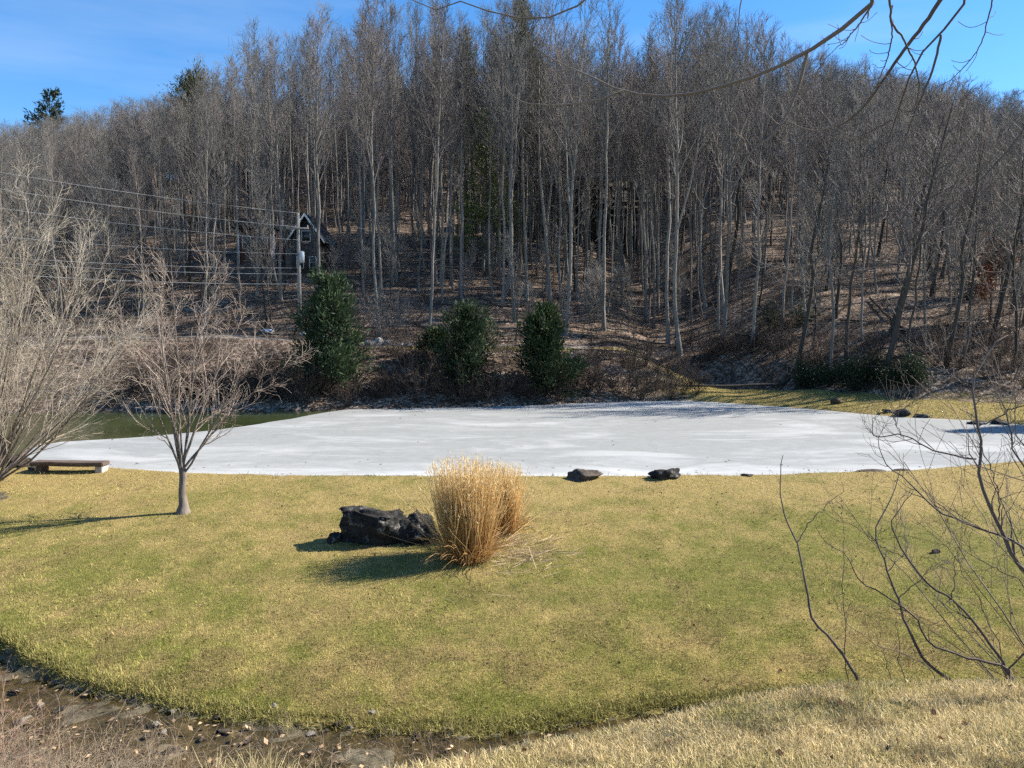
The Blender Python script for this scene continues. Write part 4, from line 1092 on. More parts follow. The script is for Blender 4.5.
def big_bush():
    rng = np.random.default_rng(45)
    P = ground_at(-14, 488); H = 10.8
    r = thing('many_stemmed_tree', 'big bushy pale tree with many stems fanning up beside the bench', 'tree', (P[0], P[1], P[2] - .1))
    n = 64; az = rng.uniform(0, 2 * np.pi, n); th = np.radians(rng.uniform(3, 60, n))
    d = np.stack([np.sin(th) * np.cos(az), np.sin(th) * np.sin(az), np.cos(th)], 1)
    d[:, 0] = np.abs(d[:, 0]) * np.where(rng.uniform(size=n) < .8, 1, -1); d = unit(d)
    base = np.stack([rng.normal(0, .14, n), rng.normal(0, .14, n), np.zeros(n)], 1)
    L = H * rng.uniform(.7, 1.02, n) * (1 - .25 * np.sin(th)); N_ = 10; pts = [base]; cur = base
    for j in range(1, N_):
        d = unit(d + np.array([.0, 0, .030]) + rng.normal(size=(n, 3)) * .055); cur = cur + d * (L / (N_ - 1))[:, None]; pts.append(cur)
    BP = np.stack(pts, 1); BR = rng.uniform(.020, .042, n)[:, None] * np.linspace(1, .10, N_)[None]
    tm = MB(); tm.tubes(BP, BR, 6)
    cm = MB()
    k1, r1 = kids(rng, BP, BR, 9, .2, 1.0, lambda t, q, p: (.8 + 2.2 * (1 - t)) * q, (12, 38), 6, .55, .05, .09, .0055, .3); cm.tubes(k1, r1, 4)
    k2, r2 = kids(rng, k1, r1, 5, .2, 1.0, lambda t, q, p: (.35 + .6 * (1 - t)) * q, (15, 45), 4, .6, .04, .12, .0036, .5); cm.tubes(k2, r2, 3)
    k3, r3 = kids(rng, k2, r2, 3, .2, 1.0, lambda t, q, p: .3 * q + .08, (18, 50), 3, .7, .03, .14, .0027, .8); cm.tubes(k3, r3, 3)
    obj('stems', tm.mesh('stems'), BARK_LAWN, r); obj('crown', cm.mesh('crown'), TWIG_PALE, r)
big_bush()

# ------------------------------------------------------------------ saplings on the near bank
def spline(P, n):
    P = np.asarray(P, float); seg = np.concatenate([[0], np.cumsum(np.linalg.norm(np.diff(P, axis=0), axis=1))])
    tt = np.linspace(0, seg[-1], n); out = np.zeros((n, P.shape[1]))
    # Catmull-Rom
    Pm = np.concatenate([[2 * P[0] - P[1]], P, [2 * P[-1] - P[-2]]])
    for i, s_ in enumerate(tt):
        k_ = min(np.searchsorted(seg, s_, side='right') - 1, len(P) - 2); f = (s_ - seg[k_]) / (seg[k_ + 1] - seg[k_] + 1e-9)
        a, b, c_, d_ = Pm[k_], Pm[k_ + 1], Pm[k_ + 2], Pm[k_ + 3]
        out[i] = .5 * ((2 * b) + (-a + c_) * f + (2 * a - 5 * b + 4 * c_ - d_) * f * f + (-a + 3 * b - 3 * c_ + d_) * f ** 3)
    return out
def stem(pts, d0, d1, r0, r1, n=26, rng=None):
    if pts[0][1] > 660 and pts[0][0] < 1030: pts = [(pts[0][0] + 6, pts[0][1] + 14)] + list(pts)
    P = np.array([at(px, row, d0 + (d1 - d0) * i / (len(pts) - 1)) for i, (px, row) in enumerate(pts)])
    P = spline(P, n)
    if rng is not None:
        # growth is never smooth
        w = np.cumsum(rng.normal(size=(n, 3)) * .010, 0); w -= np.linspace(0, 1, n)[:, None] * w[-1]; P = P + w
    return P, np.linspace(r0, r1, n)
def sapling(label, main, twigs, base_px, name='sapling', seed=0, k=7, tw=(.10, .30)):
    rng = np.random.default_rng(seed)
    r = thing(name, label, 'sapling')
    m = MB(); allP = []
    for pts, d0, d1, r0, r1 in main:
        P, Rr = stem(pts, d0, d1, r0, r1, 26, rng); m.tubes(P[None], Rr[None], 7, True); allP.append((P, Rr))
    mt = MB()
    for pts, d0, d1, r0, r1 in twigs:
        P, Rr = stem(pts, d0, d1, r0, r1, 26, rng); mt.tubes(P[None], Rr[None], 5); allP.append((P, Rr))
    P = np.stack([a for a, b in allP]); Rr = np.stack([b for a, b in allP])
    k1, q1 = kids(rng, P, Rr, k, .25, 1.0, lambda t, q, p: (tw[0] + tw[1] * (1 - t)) * q, (25, 60), 7, .55, .14, .16, .0018, .4); mt.tubes(k1, q1, 4)
    k2, q2 = kids(rng, k1, q1, 2, .3, 1.0, lambda t, q, p: .16 * q, (25, 60), 5, .6, .12, .16, .0014, .6); mt.tubes(k2, q2, 3)
    base = allP[0][0][0]; r.location = base
    for me_, nm in ((m.mesh('stem'), 'stem'), (mt.mesh('twigs'), 'twigs')):
        co = np.empty(len(me_.vertices) * 3, np.float32); me_.vertices.foreach_get('co', co); co = co.reshape(-1, 3) - base.astype(np.float32); me_.vertices.foreach_set('co', co.ravel()); me_.update()
        obj(nm, me_, STEM_DARK, r)
    return r
sapling('thin curved sapling on the bank, standing apart from the others and forking once',
        [([(866, 694), (845, 657), (816, 619), (805, 582), (796, 543), (784, 521), (780, 491), (783, 455)], 7.0, 7.5, .017, .0035)],
        [([(796, 543), (815, 516), (844, 489)], 7.2, 7.0, .006, .002)], None, seed=1, k=2, tw=(.06, .12))
sapling('sapling on the bank whose stem sweeps up into a fan of twigs, behind the watermark-free turf edge'.replace(', behind the watermark-free turf edge', ''),
        [([(956, 684), (930, 663), (913, 636), (899, 599), (888, 572), (877, 538), (881, 518), (893, 491), (900, 470)], 7.1, 7.8, .017, .0035)],
        [([(899, 599), (913, 586), (926, 569), (944, 560)], 7.3, 7.0, .006, .002), ([(888, 572), (905, 545), (899, 515), (908, 490)], 7.4, 7.8, .005, .002), ([(930, 663), (905, 650), (860, 628), (838, 605), (832, 585)], 7.1, 6.7, .005, .002)], None, seed=2, k=6, tw=(.08, .26))
sapling('sapling slanting far over from the bank with one long arching side branch',
        [([(1006, 672), (981, 636), (952, 606), (926, 586), (903, 557), (893, 531), (901, 508), (915, 487)], 7.2, 7.9, .017, .0035)],
        [([(1004, 669), (960, 655), (930, 643), (913, 616), (889, 597), (859, 582), (844, 555), (822, 540), (815, 525)], 7.2, 7.6, .0145, .0025), ([(951, 604), (949, 565), (955, 548)], 7.4, 7.3, .006, .002), ([(903, 557), (876, 545), (845, 526), (832, 508)], 7.6, 7.9, .005, .002), ([(1004, 669), (985, 610), (962, 570), (958, 545)], 7.2, 7.0, .006, .002), ([(1006, 672), (1040, 645), (1075, 630)], 7.2, 7.0, .01, .004)], None, seed=3, k=6, tw=(.08, .26))
sapling('largest sapling at the bank, its limbs spreading across the view of the ice',
        [([(1110, 690), (1070, 640), (1035, 590), (1014, 560), (1001, 535), (987, 508), (977, 474), (976, 440), (970, 410), (966, 383), (976, 366), (994, 345), (1008, 335)], 6.6, 7.2, .027, .005)],
        [([(1070, 600), (1024, 545), (984, 530), (947, 513), (916, 491), (889, 465), (879, 441), (884, 425)], 6.6, 7.6, .0145, .0025), ([(1090, 590), (1045, 520), (1024, 474), (1011, 450), (1003, 413), (987, 380), (981, 350)], 6.5, 6.9, .0145, .0025),
         ([(998, 530), (998, 501), (994, 477), (982, 455), (975, 440)], 6.9, 6.6, .007, .003), ([(974, 459), (937, 452), (901, 439), (879, 441), (869, 429), (872, 421), (880, 424)], 7.0, 7.6, .009, .0025), ([(976, 430), (1000, 418), (1030, 402), (1060, 380)], 7.0, 6.6, .007, .003),
         ([(967, 385), (966, 350), (969, 330), (980, 322), (984, 335), (975, 350)], 7.1, 7.3, .005, .002), ([(966, 383), (945, 372), (930, 355), (925, 345)], 7.1, 7.4, .005, .002), ([(901, 439), (895, 415), (908, 400)], 7.3, 7.4, .004, .002), ([(1060, 560), (1040, 470), (1016, 440), (1012, 400), (1022, 360)], 6.4, 6.6, .009, .0025), ([(1040, 600), (1015, 575), (990, 560), (965, 545), (945, 520)], 6.8, 7.3, .006, .002)], None, seed=4, k=12, tw=(.15, .45))
for i, (pts, lab) in enumerate([([(849, 694), (847, 640), (845, 602), (843, 560), (843, 505)], 'straight thin cane rising beside the once forked sapling'), ([(909, 686), (902, 650), (896, 618)], 'short reddish cane at the turf edge between two saplings'), ([(894, 682), (885, 655), (876, 634)], 'shortest dark cane poking from the bank turf')]):
    P, Rr = stem(pts, 7.1, 7.25, .006, .002, 20, np.random.default_rng(i)); m = MB(); m.tubes(P[None], Rr[None], 5)
    k1, q1 = kids(np.random.default_rng(i), P[None], Rr[None], 5, .3, 1, lambda t, q, p: .12 * q, (30, 60), 5, .6, .1, .1, .0016, .5); m.tubes(k1, q1, 3)
    o = obj('cane', m.mesh('cane'), STEM_DARK); tag(o, lab, 'cane')

for x, y, H_, sd, lab in ((6.5, 8.3, 4.4, 730, 'tall leafless shrub at the bank, reaching in behind the largest sapling'), (8.2, 10.8, 4.8, 731, 'leafless shrub by the stream behind all the saplings')):
    o = obj('bare_shrub', shrub(sd, H_, 10, 42, 7, 3, .013, .02, .003, .10), STEM_DARK, None, (x, y, tz(x, y) - .1)); tag(o, lab, 'shrub')
# ------------------------------------------------------------------ tree overhanging from beside the viewer
def overhang():
    rng = np.random.default_rng(77)
    r = thing('overhanging_tree', 'tree standing beside the viewer whose bare limbs droop across the sky', 'tree', (6.4, 2.6, tz(6.4, 2.6) - .1))
    base = np.array([6.4, 2.6, tz(6.4, 2.6) - .1])
    m = MB(); TP = np.array([[(0, 0, 0), (.05, 0, 2), (-.1, .1, 4), (-.25, .3, 6), (-.6, .6, 8)]]); m.tubes(TP, np.array([[.3, .22, .19, .15, .1]]), 10)
    obj('trunk', m.mesh('trunk'), BARK_DARK, r)
    J1, J2 = base + np.array([-.1, .1, 4.2]), base + np.array([-.25, .3, 6.0])
    def limb(paths, lead, name='limb', k=8):
        m = MB(); L = []
        for j, (pts, d0, d1, r0, r1) in enumerate(paths):
            P = np.array([at(px, row, d0 + (d1 - d0) * i / (len(pts) - 1)) for i, (px, row) in enumerate(pts)])
            if j == 0 and lead is not None:
                P = np.concatenate([[lead, lead * .45 + P[0] * .55 + np.array([0, 0, .35])], P])
            P = spline(P, 40); w = np.cumsum(rng.normal(size=(40, 3)) * .0025, 0); w -= np.linspace(0, 1, 40)[:, None] * w[-1]; P = P + w
            Rr = np.linspace(r0, r1, 40); m.tubes(P[None], Rr[None], 7, True); L.append((P, Rr))
        P = np.stack([a for a, b in L]); Rr = np.stack([b for a, b in L])
        k1, q1 = kids(rng, P, Rr, k, .3, 1.0, lambda t, q, p: .14 * q, (35, 75), 7, .4, .16, .14, .0016, .5); m.tubes(k1, q1, 4)
        me_ = m.mesh(name); co = np.empty(len(me_.vertices) * 3, np.float32); me_.vertices.foreach_get('co', co); co = co.reshape(-1, 3) - base.astype(np.float32); me_.vertices.foreach_set('co', co.ravel()); me_.update()
        obj(name, me_, STEM_DARK, r)
    limb([([(905, -40), (875, 0), (840, 30), (810, 50), (775, 68), (740, 80), (700, 92), (660, 97), (620, 90), (590, 76), (560, 63), (535, 48)], 4.2, 5.6, .034, .003),
          ([(622, 91), (600, 100), (570, 104), (530, 104), (510, 95), (492, 82), (480, 70)], 5.2, 5.8, .006, .002),
          ([(808, 52), (800, 85), (785, 115), (770, 135), (749, 152), (735, 180), (712, 203), (690, 215)], 4.6, 4.9, .010, .002),
          ([(749, 152), (742, 138), (735, 128)], 4.75, 4.8, .004, .002), ([(872, 3), (862, 20), (848, 38), (838, 46)], 4.3, 4.4, .006, .002)], J1)
    limb([([(640, -60), (610, -22), (585, 0), (565, 10), (540, 18), (510, 15), (470, 5), (453, -1), (432, 10), (410, -2), (395, -20)], 4.6, 5.2, .016, .003), ([(742, -10), (735, 45), (725, 95)], 4.8, 5.0, .004, .0015)], J2, k=4)
    limb([([(1010, -60), (967, 0), (945, 30), (925, 50), (910, 75), (895, 120), (880, 165), (862, 200), (850, 230)], 4.0, 4.8, .022, .002),
          ([(985, -60), (942, 0), (920, 30), (905, 50), (880, 85), (860, 110), (840, 125), (815, 130), (790, 122), (770, 108)], 4.1, 4.9, .014, .002),
          ([(941, 35), (930, 75), (918, 100), (905, 140), (890, 190), (882, 220), (876, 245)], 4.2, 4.5, .007, .002),
          ([(880, -30), (890, 0), (893, 20), (905, 40), (915, 60), (918, 85), (914, 108), (904, 112)], 4.0, 4.3, .007, .003), ([(893, 5), (890, 45), (880, 75), (868, 100)], 4.1, 4.4, .005, .002),
          ([(1000, -40), (992, 0), (980, 40), (965, 65), (950, 80), (935, 88)], 4.0, 4.4, .005, .0015), ([(893, 120), (870, 132), (850, 135), (830, 125)], 4.3, 4.6, .004, .0015)], J1 + np.array([-.02, .05, .6]))
    limb([([(1150, 150), (1080, 175), (1024, 195), (1000, 212), (975, 222), (950, 228), (930, 226), (912, 216), (902, 205)], 4.2, 4.9, .014, .002), ([(1024, 195), (1008, 185), (1000, 172)], 4.4, 4.5, .005, .002),
          ([(960, 226), (985, 290), (1005, 287), (1024, 292)], 4.5, 4.3, .004, .002), ([(1000, 212), (960, 260), (930, 262)], 4.5, 4.8, .004, .002)], J1 + np.array([0, 0, -1.0]), k=5)
    limb([([(1080, 90), (1010, 150), (930, 235), (890, 262), (850, 272), (820, 262), (800, 246), (797, 238)], 4.4, 5.2, .010, .002), ([(820, 262), (790, 270), (760, 262), (740, 245), (715, 222)], 4.8, 5.2, .004, .0015), ([(850, 272), (815, 285), (780, 283), (764, 258)], 4.8, 5.1, .004, .0015)], J1 + np.array([0, 0, -.4]), k=4)
overhang()

# ------------------------------------------------------------------ ornamental grass
def ribbons(rng, P, W):
    """P (B,N,3) W (N,) -> flat blades"""
    B, N_, _ = P.shape; tan = np.gradient(P, axis=1); side = unit(np.cross(tan.mean(1), rng.normal(size=(B, 3))))[:, None, :]
    V = np.stack([P - side * W[None, :, None], P + side * W[None, :, None]], 2)
    ix = np.arange(B * N_ * 2).reshape(B, N_, 2)
    Q = np.stack([ix[:, :-1, 0], ix[:, :-1, 1], ix[:, 1:, 1], ix[:, 1:, 0]], -1).reshape(-1, 4)
    return V.reshape(-1, 3), Q
def orn_grass(px, row, Hpx, Wpx, n, seed, label):
    rng = np.random.default_rng(seed); P0 = ground_at(px, row); s_ = P0[1] / F; H = Hpx * s_; Rw = Wpx * s_ / 2
    root = thing('ornamental_grass', label, 'ornamental grass', (P0[0], P0[1] + Rw * .55, tz(P0[0], P0[1] + Rw * .55) - .04), 0, 'clumps of golden ornamental grass')
    a = rng.uniform(0, 2 * np.pi, n); q = np.sqrt(rng.uniform(0, 1, n))
    base = np.stack([np.cos(a) * q * Rw * .62, np.sin(a) * q * Rw * .55, np.zeros(n)], 1)
    lean = np.stack([np.cos(a) * q, np.sin(a) * q, np.zeros(n)], 1)
    L = H * (.52 + .55 * rng.uniform(0, 1, n) ** 1.3) * (1 - .10 * q); N_ = 7
    d = unit(np.array([0, 0, 1.0]) + lean * .11 + rng.normal(size=(n, 3)) * np.where(rng.uniform(size=(n, 1)) < .10, .32, .05)); pts = [base]; cur = base
    for j in range(1, N_):
        d = unit(d + lean * .012 + rng.normal(size=(n, 3)) * .03); cur = cur + d * (L / (N_ - 1))[:, None]; pts.append(cur)
    P = np.stack(pts, 1)
    V, Q = ribbons(rng, P, np.array([.006, .006, .006, .0055, .005, .004, .0015]))
    me = mesh_from('blades', V, Q)
    tt = np.linspace(0, 1, N_)[None, :, None]; br = rng.uniform(.45, 1.3, (n, 1, 1)); hue = rng.uniform(0, 1, (n, 1, 1))
    cA = np.array([.40, .19, .055]); cB = np.array([.76, .54, .24]); cC = np.array([.66, .37, .11])
    C = (cA + (cB - cA) * np.clip(tt * .9 + hue * .25, 0, 1)) * br
    C = C * (1 - .25 * hue) + cC * .25 * hue
    set_col(me, np.repeat(C.reshape(-1, 3), 2, 0))
    obj('blades', me, BLADE, root)
    # drooping outer leaves
    n2 = n // 7; a = rng.uniform(0, 6.28, n2); d = unit(np.stack([np.cos(a), np.sin(a), rng.uniform(1.0, 3, n2)], 1)); base = np.stack([np.cos(a), np.sin(a), a * 0], 1) * Rw * rng.uniform(.3, .65, n2)[:, None]
    cur = base; pts = [cur]; L = H * rng.uniform(.2, .5, n2)
    for j in range(1, N_):
        d = unit(d + np.array([0, 0, -.22]) + rng.normal(size=(n2, 3)) * .05); cur = cur + d * (L / (N_ - 1))[:, None]; cur[:, 2] = np.maximum(cur[:, 2], .03); pts.append(cur)
    V, Q = ribbons(rng, np.stack(pts, 1), np.array([.006, .006, .006, .005, .005, .004, .002])); me = mesh_from('drooping_leaves', V, Q)
    C = np.array([.46, .28, .11]) * rng.uniform(.6, 1.3, (n2, 1)); set_col(me, np.repeat(C, N_ * 2, 0)); obj('drooping_leaves', me, BLADE, root)
    # seed plumes
    tips = P[:, -1]; dirs = unit(P[:, -1] - P[:, -2]); sel = rng.uniform(size=n) < .6; tips, dirs = tips[sel], dirs[sel]; K = 7
    C0 = np.repeat(tips, K, 0) - np.repeat(dirs, K, 0) * rng.uniform(0, .30, (len(tips) * K, 1))
    V, Q = leaf_tris(rng, C0, .09, .006, .5, dirs=np.repeat(dirs, K, 0) * 1.6); me = mesh_from('plumes', V, Q)
    set_col(me, np.repeat(np.array([.82, .64, .34]) * rng.uniform(.7, 1.2, (len(C0), 1)), 4, 0)); obj('plumes', me, BLADE, root)
    return root
orn_grass(466, 566, 108, 72, 2300, 1, 'large golden clump of dry ornamental grass beside the rugged rock')
orn_grass(502, 537, 74, 44, 1300, 2, 'smaller golden ornamental grass clump tucked behind the large one')
# loose straw at its foot
rng = np.random.default_rng(3); n = 380
P0 = ground_at(505, 555); a = rng.normal(0, 1, (n, 2)) * np.array([.6, .8]) + P0[:2] + np.array([.1, .1])
z = terrain(a[:, 0], a[:, 1]) + rng.uniform(.02, .10, n); d = unit(np.stack([rng.normal(.9, .6, n), rng.normal(.4, .8, n), rng.normal(0, .10, n)], 1)); L = rng.uniform(.2, .8, n)
tt = np.linspace(0, 1, 4)[None, :, None]; P = np.stack([a[:, 0], a[:, 1], z], 1)[:, None] + d[:, None] * L[:, None, None] * tt
P[:, :, 2] = np.maximum(P[:, :, 2], terrain(P[:, :, 0], P[:, :, 1]) + .02)
V, Q = ribbons(rng, P, np.array([.005, .005, .005, .003])); me = mesh_from('straw', V, Q); set_col(me, np.repeat(np.array([.50, .38, .24]) * rng.uniform(.5, 1.25, (n, 1)), 8, 0))
o = obj('straw', me, BLADE); tag(o, 'pale fallen straw strewn at the foot of the ornamental grass', kind='stuff')

# ------------------------------------------------------------------ turf
def blades(name, x, y, hmin, hmax, w, colfn, label, seed, nseg=1, lean=.7, sink=.01):
    rng = np.random.default_rng(seed); n = len(x); z = terrain(x, y) - sink
    base = np.stack([x, y, z], 1); a = rng.uniform(0, 6.28, n); L = rng.uniform(hmin, hmax, n)
    side = np.stack([np.cos(a), np.sin(a), a * 0], 1) * (w * rng.uniform(.6, 1.3, n))[:, None]
    b = rng.uniform(0, 6.28, n); ln = rng.uniform(0, lean, n)
    d = np.stack([np.cos(b) * ln, np.sin(b) * ln, np.sqrt(np.maximum(.05, 1 - ln ** 2))], 1)
    C = colfn(rng, x, y)
    if nseg == 1:
        V = np.stack([base - side, base + side, base + d * L[:, None]], 1).reshape(-1, 3)
        me = mesh_from(name, V, None, np.arange(n * 3).reshape(-1, 3), False); set_col(me, np.repeat(C, 3, 0))
    else:
        mid = base + d * (L * .55)[:, None]; d2 = unit(d + np.stack([np.cos(b), np.sin(b), -1.0 + b * 0], 1) * .55 * rng.uniform(.2, 1, n)[:, None]); tip = mid + d2 * (L * .5)[:, None]
        V = np.stack([base - side, base + side, mid + side * .8, mid - side * .8, tip], 1).reshape(-1, 3)
        i5 = np.arange(n)[:, None] * 5
        me = mesh_from(name, V, i5 + np.array([[0, 1, 2, 3]]), i5 + np.array([[3, 2, 4]]), False); set_col(me, np.repeat(C, 5, 0))
    o = obj(name, me, BLADE); tag(o, label, kind='stuff'); return o
STRAW = np.array([.56, .45, .175]); GREEN = np.array([.265, .275, .058])
def turf_col(rng, x, y):
    n = len(x); g = np.clip(green(x, y) + rng.normal(0, .25, n) + .9 * (fbm(x * 4, y * 4, 93, 2) - .5), 0, 1)[:, None]
    k = .45 + 1.1 * fbm(x * 7, y * 7, 94, 2) ; br = np.clip((fbm(x * 1.1, y * 1.1, 95, 5) - .55) * 6, 0, .65)[:, None]
    c = STRAW * (1 - g) + GREEN * g; c = c * (1 - br) + np.array([.30, .205, .11]) * br
    return c * rng.uniform(.55, 1.3, (n, 1)) * k[:, None]
rng = np.random.default_rng(8)
n = 520000; q = rng.uniform(0, 1, n); y = 1 / (1 / 11.4 + q * (1 / 27.6 - 1 / 11.4)); x = rng.uniform(-.76, .76, n) * y
ok = (y > y_edge(x) - .03) & (sdf(x, y, POND) > .12) & (np.exp(-(((x + 16.3) / 1.3) ** 2 + ((y - 22.6) / 1.4) ** 2) * 1.2) < .45); x, y = x[ok], y[ok]
blades('lawn_grass', x, y, .025, .065, .006, turf_col, 'short dormant lawn grass, straw and green', 1)
n = 60000; x = rng.uniform(9, 45, n); y = y_far(x) + rng.uniform(.2, 9.5, n); ok = np.abs(x / y) < .76; x, y = x[ok], y[ok]
blades('shore_grass', x, y, .05, .11, .016, lambda r_, x, y: (STRAW * .36 + GREEN * .42)[None] * r_.uniform(.6, 1.3, (len(x), 1)), 'mown yellow green grass strip along the far shore', 2)
n = 300000; y = 3.0 + 6.0 * rng.uniform(0, 1, n) ** .8; x = rng.uniform(-.5, 1.25, n) * y; ok = (y < y_crest(x) + .7); x, y = x[ok], y[ok]
def bank_col(rng, x, y):
    n = len(x); g = np.clip((fbm(x * 1.6, y * 1.6, 91, 4) - .50) * 3.4 + rng.normal(0, .2, n), 0, 1)[:, None]; br = np.clip((fbm(x * 2.6, y * 2.6, 92, 4) - .56) * 6, 0, .75)[:, None]
    return (1 - br * .62) * (np.array([.66, .53, .28]) * (1 - g) + np.array([.34, .32, .10]) * g) * rng.uniform(.5, 1.3, (n, 1))
blades('bank_grass', x, y, .03, .10, .0032, bank_col, 'longer pale dry grass on the near bank', 3, 2, .95)
n = 26000; x = rng.uniform(-14, 11, n); y = y_edge(x) + rng.normal(.06, .12, n)
blades('stream_edge_grass', x, y, .05, .16, .006, lambda r_, x, y: (STRAW * .38 + GREEN * .45)[None] * r_.uniform(.4, 1.2, (len(x), 1)), 'green tufts overhanging the stream edge of the lawn', 4, 2, .9)
# pale tussock at the stream
P0 = onz(250, 768, -.35); rng = np.random.default_rng(55)
def tussock(px, row, z, n, H, label, spread=.25):
    c = onz(px, row, z); m = np.random.default_rng(int(px)); base = np.stack([c[0] + m.normal(0, spread, n), c[1] + m.normal(0, spread * .8, n)], 1); zz = terrain(base[:, 0], base[:, 1]) - .02
    P = np.stack([base[:, 0], base[:, 1], zz], 1); b = m.uniform(0, 6.28, n); d = unit(np.stack([np.cos(b) * .5, np.sin(b) * .5, m.uniform(.8, 2, n)], 1)); L = H * m.uniform(.5, 1.1, n); pts = [P]; cur = P
    for j in range(5):
        d = unit(d + np.array([0, 0, -.13]) + m.normal(size=(n, 3)) * .06); cur = cur + d * (L / 5)[:, None]; pts.append(cur)
    V, Q = ribbons(m, np.stack(pts, 1), np.array([.004, .004, .004, .0035, .003, .0015])); me = mesh_from('grass_tussock', V, Q); set_col(me, np.repeat(np.array([.55, .46, .24]) * m.uniform(.55, 1.25, (n, 1)), 12, 0))
    o = obj('grass_tussock', me, BLADE); tag(o, label, 'grass tussock')
tussock(240, 775, -.7, 700, .75, 'pale yellow grass tussock at the stream, right of the dry brush'.replace('right of', 'beside'))
tussock(290, 785, -.7, 350, .7, 'second pale tussock by the stream, nearer the bank crest')

# ------------------------------------------------------------------ dry brush on the near bank by the stream
def brush(px0, px1, row0, row1, z, n, L0, L1, col, rr, seed, name, label):
    m = np.random.default_rng(seed); PP = []
    pxs = m.uniform(px0, px1, n); rows = m.uniform(row0, row1, n)
    c = np.array([onz(a, b, z)[:2] for a, b in zip(pxs, rows)]); P = np.stack([c[:, 0], c[:, 1], terrain(c[:, 0], c[:, 1])], 1)
    d = m.normal(size=(n, 3)) * .8; d[:, 2] = np.abs(d[:, 2]) + .5; d = unit(d); L = m.uniform(L0, L1, n); pts = [P]; cur = P
    for j in range(6):
        d = unit(d + np.array([0, 0, -.10]) + m.normal(size=(n, 3)) * .14); cur = cur + d * (L / 6)[:, None]; pts.append(cur)
    B = np.stack(pts, 1); Rr = np.ones((n, 1)) * rr * np.linspace(1, .35, 7)[None]
    mb = MB(); mb.tubes(B, Rr, 4); k1, q1 = kids(m, B, Rr, 4, .2, 1, lambda t, q, p: .35 * p * q + .05, (25, 65), 4, .7, -.02, .2, rr * .35, .6); mb.tubes(k1, q1, 3)
    o = obj(name, mb.mesh(name), mat_twig(name + '_stems', col[0], col[1], .1)); tag(o, label, kind='stuff'); return o
brush(-60, 215, 752, 860, -1.0, 640, .4, 1.15, ((.22, .16, .105), (.44, .345, .245)), .0035, 61, 'dry_brush', 'tangle of dry tan stems on the bank below the stream')
brush(-60, 60, 690, 800, -1.0, 120, .4, 1.2, ((.16, .09, .07), (.30, .19, .15)), .004, 62, 'bramble', 'reddish arching brambles at the stream bank')
brush(225, 460, 735, 790, -1.2, 170, .2, .6, ((.17, .12, .085), (.36, .28, .20)), .003, 63, 'dry_weeds', 'sparse dry weeds standing beside the stream')
for i, (px, row, h, dx) in enumerate([(73, 720, .55, .0), (110, 760, .9, .35), (20, 765, 1.1, .8), (45, 755, .9, .6)]):
    c = onz(px, row, -1.2); b = np.array([c[0], c[1], tz(c[0], c[1])]); tt = np.linspace(0, 1, 14)[:, None]; P = b + np.array([dx, .05, h]) * tt; P[:, 2] -= .12 * (tt[:, 0] ** 2); m = MB(); m.tubes(P[None], np.linspace(.006, .002, 14)[None], 5)
    o = obj('cane', m.mesh('cane'), STEM_DARK); tag(o, ['upright reddish cane standing in the stream edge', 'dark cane leaning over the dry brush', 'longest dark cane arching from the dry brush over the stream', 'dark cane crossing the longest one in the dry brush'][i], 'cane')
# scattered leaves and twigs on lawn
m = np.random.default_rng(66); n = 900; y = m.uniform(4.4, 25.6, n); x = m.uniform(-.7, .7, n) * y; ok = ((y > y_edge(x)) | (y < y_crest(x))); x, y = x[ok], y[ok]
C = np.stack([x, y, terrain(x, y) + .035], 1); V, Q = leaf_tris(m, C, .07, .022, -.2); me = mesh_from('fallen_leaves', V, Q, smooth=False); set_col(me, np.repeat(np.array([.14, .075, .045]) * m.uniform(.5, 1.8, (len(x), 1)), 4, 0))
n = 700; xs_ = m.uniform(-12, 1, n); ys_ = y_edge(xs_) - m.uniform(.2, 2.9, n); C = np.stack([xs_, ys_, np.maximum(terrain(xs_, ys_), -1.19) + .015], 1); V, Q = leaf_tris(m, C, .10, .03, -.1); V[:, 2] = np.maximum(V[:, 2], -1.18); sl_ = mesh_from('stream_leaves', V, Q, smooth=False); set_col(sl_, np.repeat(np.array([.30, .21, .125]) * m.uniform(.3, 1.6, (n, 1)), 4, 0))
tag(obj('stream_leaves', sl_, LEAF), 'tan dead leaves lying on the stream bed', kind='stuff')
o = obj('fallen_leaves', me, LEAF); tag(o, 'dead leaves scattered over lawn and bank', kind='stuff')

m = np.random.default_rng(67); n = 130; q = m.uniform(0, 1, n); y = np.where(q < .5, m.uniform(25.6, 29, n), m.uniform(26, 52, n)); x = m.uniform(-.55, .7, n) * y; ok = (sdf(x, y, POND) < -.2); x, y = x[ok], y[ok]
C = np.stack([x, y, x * 0 + .012], 1); V, Q = leaf_tris(m, C, .16, .04, -.1); V[:, 2] = np.maximum(np.abs(V[:, 2] - .012) * .35, .003) ; me = mesh_from('ice_litter', V, Q, smooth=False); set_col(me, np.repeat(np.array([.10, .07, .045]) * m.uniform(.5, 1.6, (len(x), 1)), 4, 0))
o = obj('ice_litter', me, LEAF); tag(o, 'blown leaves and twig bits frozen onto the ice', kind='stuff')
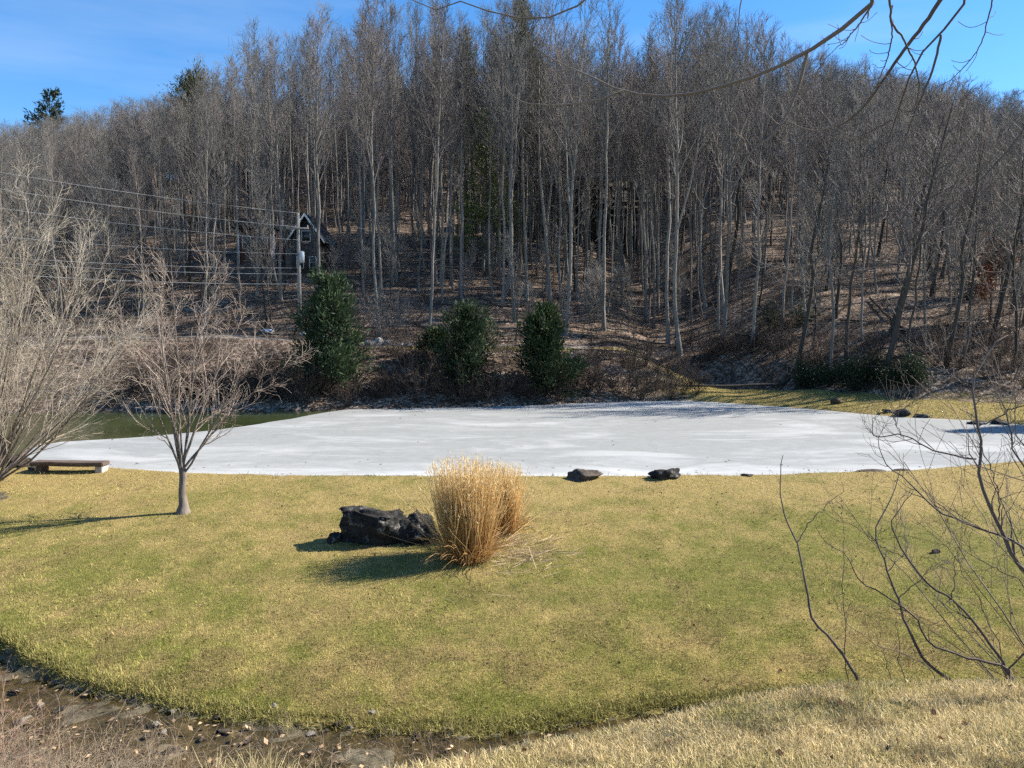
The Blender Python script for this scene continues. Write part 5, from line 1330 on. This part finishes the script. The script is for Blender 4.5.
# taller tufts the mower missed
n = 60000; y = m.uniform(11.6, 26, n); x = m.uniform(-.74, .74, n) * y; ok = (fbm(x * 1.1, y * 1.1, 97, 3) > .60) & (y > y_edge(x)) & (sdf(x, y, POND) > .1); x, y = x[ok], y[ok]
blades('lawn_tufts', x, y, .05, .13, .006, lambda r_, x, y: turf_col(r_, x, y) * .95, 'longer uneven tufts of lawn grass', 9, 2, .9)
n = 5000; y = m.uniform(25.2, 28.5, n); x = m.uniform(-.72, .72, n) * y; dd = sdf(x, y, POND); ok = (dd > .0) & (dd < .35) & (fbm(x * .8, x * 0, 98, 3) > .42); x, y = x[ok], y[ok]
blades('shore_weeds', x, y, .06, .22, .006, lambda r_, x, y: np.array([.40, .28, .13]) * r_.uniform(.5, 1.2, (len(x), 1)), 'ragged dead weeds along the near pond edge', 10, 2, .8)

# ------------------------------------------------------------------ light, sky, camera
SUN_AZ, SUN_EL = 75.0, 37.0
S = Vector((math.cos(rad(SUN_EL)) * math.sin(rad(SUN_AZ)), math.cos(rad(SUN_EL)) * math.cos(rad(SUN_AZ)), math.sin(rad(SUN_EL))))
sun = bpy.data.lights.new('sun', 'SUN'); sun.energy = 5.0; sun.angle = rad(.53); sun.color = (1.0, .94, .85)
so = bpy.data.objects.new('sun', sun); COL.objects.link(so); so.location = (60, 40, 60); so.rotation_euler = S.to_track_quat('Z', 'Y').to_euler()
w = bpy.data.worlds.new('World'); scene.world = w; w.use_nodes = True
nt = w.node_tree; bg = nt.nodes['Background']; sky = nt.nodes.new('ShaderNodeTexSky'); sky.sky_type = 'NISHITA'; sky.sun_disc = False
sky.sun_elevation = rad(SUN_EL); sky.sun_rotation = rad(SUN_AZ); sky.altitude = 900; sky.air_density = 1.0; sky.dust_density = .05; sky.ozone_density = 4.0
bg.inputs['Strength'].default_value = .075
# a few thin streaks of cirrus in the sky itself
tc = nt.nodes.new('ShaderNodeTexCoord'); mp = nt.nodes.new('ShaderNodeMapping'); mp.inputs['Scale'].default_value = (1.2, 1.2, 9.0); mp.inputs['Rotation'].default_value = (0, .12, 0)
nz = nt.nodes.new('ShaderNodeTexNoise'); nz.inputs['Scale'].default_value = 1.6; nz.inputs['Detail'].default_value = 5; nz.inputs['Roughness'].default_value = .55
rp = nt.nodes.new('ShaderNodeValToRGB'); rp.color_ramp.elements[0].position = .50; rp.color_ramp.elements[0].color = (0, 0, 0, 1); rp.color_ramp.elements[1].position = .80; rp.color_ramp.elements[1].color = (.20, .20, .20, 1)
mxs = nt.nodes.new('ShaderNodeMix'); mxs.data_type = 'RGBA'
nt.links.new(tc.outputs['Generated'], mp.inputs[0]); nt.links.new(mp.outputs[0], nz.inputs['Vector']); nt.links.new(nz.outputs['Fac'], rp.inputs[0]); nt.links.new(rp.outputs[0], mxs.inputs[0])
hs = nt.nodes.new('ShaderNodeHueSaturation'); hs.inputs['Saturation'].default_value = 1.22; hs.inputs['Value'].default_value = 1.28; nt.links.new(sky.outputs[0], hs.inputs['Color']); nt.links.new(hs.outputs[0], mxs.inputs[6]); mxs.inputs[7].default_value = (5.5, 6.2, 7.0, 1); nt.links.new(mxs.outputs[2], bg.inputs['Color'])

cam = bpy.data.cameras.new('camera'); cam.sensor_width = 36; cam.lens = 36 * F / 1024; cam.clip_end = 2000; cam.clip_start = .05
co = bpy.data.objects.new('camera', cam); COL.objects.link(co); co.location = tuple(EYE); co.rotation_euler = (rad(90) - PITCH, 0, 0); scene.camera = co
scene.view_settings.view_transform = 'Standard'; scene.view_settings.look = 'None'; scene.view_settings.gamma = 1; scene.view_settings.exposure = 1.3
scene.view_settings.use_curve_mapping = False
scene.cycles.max_bounces = 5; scene.cycles.diffuse_bounces = 2; scene.cycles.glossy_bounces = 2; scene.cycles.transparent_max_bounces = 8
scene.cycles.use_denoising = False; scene.cycles.adaptive_threshold = .025
